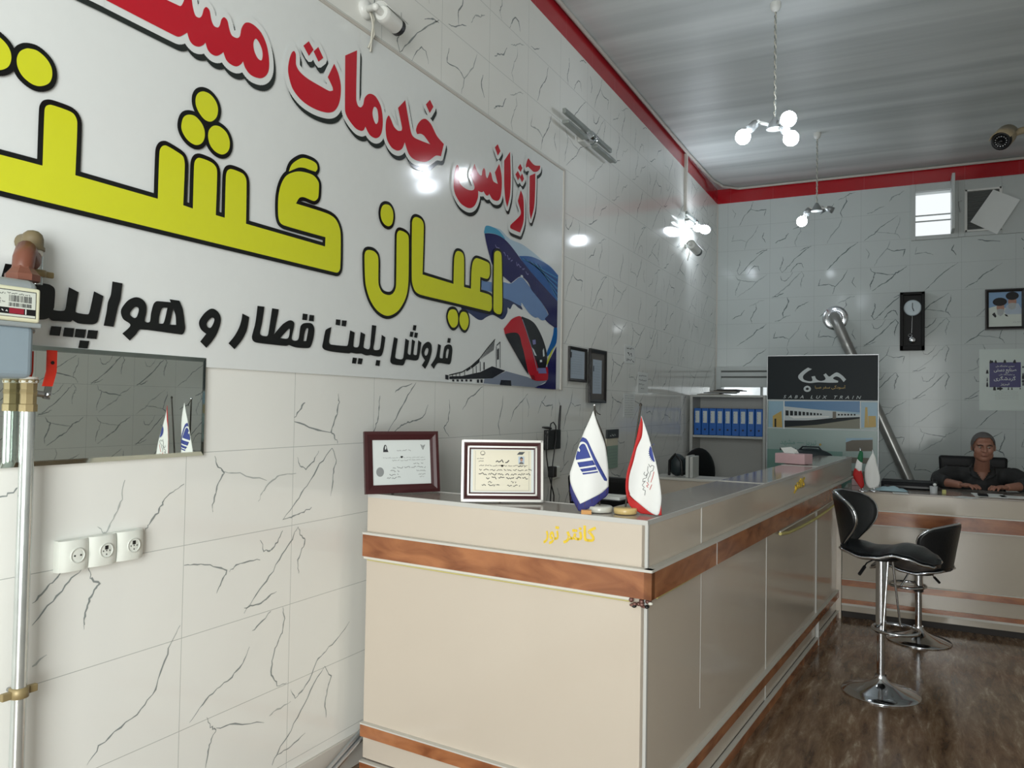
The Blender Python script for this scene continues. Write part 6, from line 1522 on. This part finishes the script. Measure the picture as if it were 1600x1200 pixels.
for s_ in (-1, 1):
    mb = MB(); vs = [(.535 + s_ * .062, 7.235, 1.085), (.535 + s_ * .074, 7.165, 1.060), (.535 + s_ * .045, 7.092, 1.012), (.535 + s_ * .012, 7.085, .968), (.535 + s_ * .075, 7.085, .995), (.535 + s_ * .105, 7.16, 1.035), (.535 + s_ * .085, 7.25, 1.05)]
    mb.add([Vector(v) for v in vs], [(0, 1, 5, 6), (1, 2, 4, 5), (2, 3, 4)], 'shirt_dark', True); o = mb.build('collar', person); md = o.modifiers.new('t', 'SOLIDIFY'); md.thickness = .005; md.offset = 0
# trousers and shoes under the desk
mb = MB(); mb.tube([(.53, 7.29, .66), (.53, 7.28, .58)], [.15, .14], 'trousers_dark', 16)
for s_ in (-1, 1): mb.tube([(.53 + s_ * .08, 7.25, .53), (.53 + s_ * .10, 7.05, .52), (.53 + s_ * .11, 6.86, .50), (.53 + s_ * .11, 6.84, .40), (.53 + s_ * .11, 6.88, .10), (.53 + s_ * .11, 6.88, .04)], [.09, .08, .066, .058, .048, .046], 'trousers_dark', 14)
fused(mb, 'trousers', person, .012, 3)
for s_ in (-1, 1):
    mb = MB(); mb.ball((.53 + s_ * .11, 6.83, FZ + .036), .045, 'shoe_black', (.95, 2.6, .78), 14); mb.build('shoe', person)

# ================================================================== BAR STOOLS
mat('stool_vinyl', (22, 25, 28), 0.34, bump=0.12, bscale=60)
def stool(x, y, rz, H, label):
    t = thing('bar_stool', (x, y, FZ), label, 'stool'); M = Matrix.Translation((x, y, FZ)) @ Matrix.Rotation(rz, 4, 'Z')
    T = lambda *p: M @ Vector(p)
    # base and column
    mb = MB(); mb.lathe([(.200, 0), (.202, .004), (.198, .009), (.15, .022), (.09, .042), (.05, .062), (.033, .082), (.030, .10)], 'chrome', T(0, 0, 0), n=48); mb.build('base', t)
    mb = MB(); mb.tube([T(0, 0, .09), T(0, 0, .36)], .021, 'chrome', 16); mb.tube([T(0, 0, .34), T(0, 0, H - .06)], .027, 'chrome', 18)
    mb.tube([T(0, 0, .33), T(0, 0, .35)], .030, 'plastic_black', 16); mb.build('column', t)
    # footrest ring on two slanting rods
    zr = .36; cx = .075; R = .115
    mb = MB(); mb.tube([T(cx + R * cos(i * 2 * pi / 36), R * sin(i * 2 * pi / 36), zr) for i in range(36)], .009, 'chrome', 8, closed=True); mb.build('footrest', t)
    for s_ in (-1, 1):
        mb = MB(); mb.tube([T(cx - .02 + s_ * .02, s_ * R * .9, zr), T(.045, s_ * .045, H - .07)], .006, 'chrome', 8); mb.build('strut', t)
    mb = MB(); mb.lathe([(.05, -.03), (.09, -.022), (.10, -.005), (.06, 0)], 'plastic_black', T(0, 0, H - .05), n=20); mb.build('seat_plate', t)
    mb = MB(); mb.tube([T(-.02, -.02, H - .07), T(-.05, -.10, H - .09), T(-.07, -.15, H - .14)], .005, 'chrome', 6); mb.tube([T(-.055, -.115, H - .105), T(-.073, -.155, H - .145)], .009, 'plastic_black', 8); mb.build('height_lever', t)
    # saddle seat
    nu, nv = 26, 18; top = []; bot = []; rim = []
    prof = [(-1, .018), (-.75, .010), (-.4, -.008), (-.1, -.002), (.25, .020), (.5, .012), (.8, -.018), (1, -.040)]
    def zf(u):
        for (a, za), (b, zb) in zip(prof[:-1], prof[1:]):
            if a <= u <= b: s_ = (u - a) / (b - a); s_ = s_ * s_ * (3 - 2 * s_); return za + (zb - za) * s_
        return 0
    grid = []
    for i in range(nu + 1):
        u = -1 + 2 * i / nu; row = []
        half = (1 - abs(u) ** 3.2) ** (1 / 2.4) if abs(u) < 1 else 0
        for j in range(nv + 1):
            v = -1 + 2 * j / nv; X = u * .25 + .045; Yy = v * half * .205; z = H + zf(u) - .022 * abs(v) ** 2.5
            edge = max(abs(v), abs(u)) ; row.append((X, Yy, z))
        grid.append(row)
    vs = []; fs = []; w1 = nv + 1
    for row in grid: vs += [T(*p) for p in row]
    base = len(vs)
    for i, row in enumerate(grid):
        for j, p in enumerate(row):
            u = -1 + 2 * i / nu; v = -1 + 2 * j / nv; k = (1 - abs(u) ** 4) * (1 - abs(v) ** 4); vs.append(T(p[0] * .985, p[1] * .97, p[2] - .022 - .032 * k))
    for i in range(nu):
        for j in range(nv):
            a = i * w1 + j; fs.append((a, a + w1, a + w1 + 1, a + 1)); a += base; fs.append((a, a + 1, a + w1 + 1, a + w1))
    bd = [i * w1 for i in range(nu + 1)] + [nu * w1 + j for j in range(nv + 1)] + [i * w1 + nv for i in range(nu, -1, -1)] + [j for j in range(nv, -1, -1)]
    for a, b in zip(bd, bd[1:] + bd[:1]):
        if a != b: fs.append((a, b, b + base, a + base))
    mb = MB(); mb.add(vs, fs, 'stool_vinyl', True); seat = mb.build('seat', t)
    edge = [grid[i][0] for i in range(1, nu)] + [grid[nu - 1][nv // 2]] * 0 + [grid[i][nv] for i in range(nu - 1, 0, -1)]
    mb = MB(); mb.tube([T(p[0], p[1] * 1.01, p[2] - .014) for p in edge], .0075, 'chrome', 8, closed=True); mb.build('trim', seat)
    # wrap-around fan-shaped back
    nh, nt_ = 14, 26; inn = []; out = []
    def TH(h): return radians(24 + 44 * sin(pi / 2 * min(1, h / .58))) * (1 if h < .58 else max(.0, 1 - ((h - .58) / .425) ** 2.6) ** (1 / 2.2))
    for i in range(nh + 1):
        h = i / nh
        for j in range(nt_ + 1):
            s_ = -1 + 2 * j / nt_; th = s_ * TH(h); r = .212 + .038 * h - .012 * (1 - h); zz_ = H + .00 + h * .285 - .02 * abs(s_) * (1 - h) + .0
            inn.append(T(.01 - (r - .014) * cos(th), (r - .014) * sin(th), zz_)); out.append(T(.01 - (r + .014) * cos(th), (r + .014) * sin(th), zz_ - .004))
    w2 = nt_ + 1; n0 = len(inn); vs = inn + out; fs = []
    for i in range(nh):
        for j in range(nt_): a = i * w2 + j; fs.append((a, a + 1, a + w2 + 1, a + w2)); a += n0; fs.append((a, a + w2, a + w2 + 1, a + 1))
    ed = [j for j in range(w2)] + [i * w2 + nt_ for i in range(1, nh + 1)] + [nh * w2 + j for j in range(nt_ - 1, -1, -1)] + [i * w2 for i in range(nh - 1, 0, -1)]
    for a, b in zip(ed, ed[1:] + ed[:1]): fs.append((a, a + n0, b + n0, b))
    mb = MB(); mb.add(vs, fs, 'stool_vinyl', True); back = mb.build('backrest', t)
    rimp = [(vs[a] + vs[a + n0]) / 2 for a in ([i * w2 + nt_ for i in range(0, nh + 1)] + [nh * w2 + j for j in range(nt_ - 1, 0, -1)] + [i * w2 for i in range(nh, -1, -1)])]
    mb = MB(); mb.tube(rimp, .0085, 'chrome', 8); mb.build('trim', back)
    return t
a = onZ(1376, 1083, FZ); b = onZ(1435, 1001, FZ)
stool(a.x, a.y, radians(-12), .755 - FZ, 'black and chrome bar stool raised high, nearer to the camera')
stool(b.x, b.y, radians(157), .475 - FZ, 'black and chrome bar stool set low, farther from the camera by the low desk')
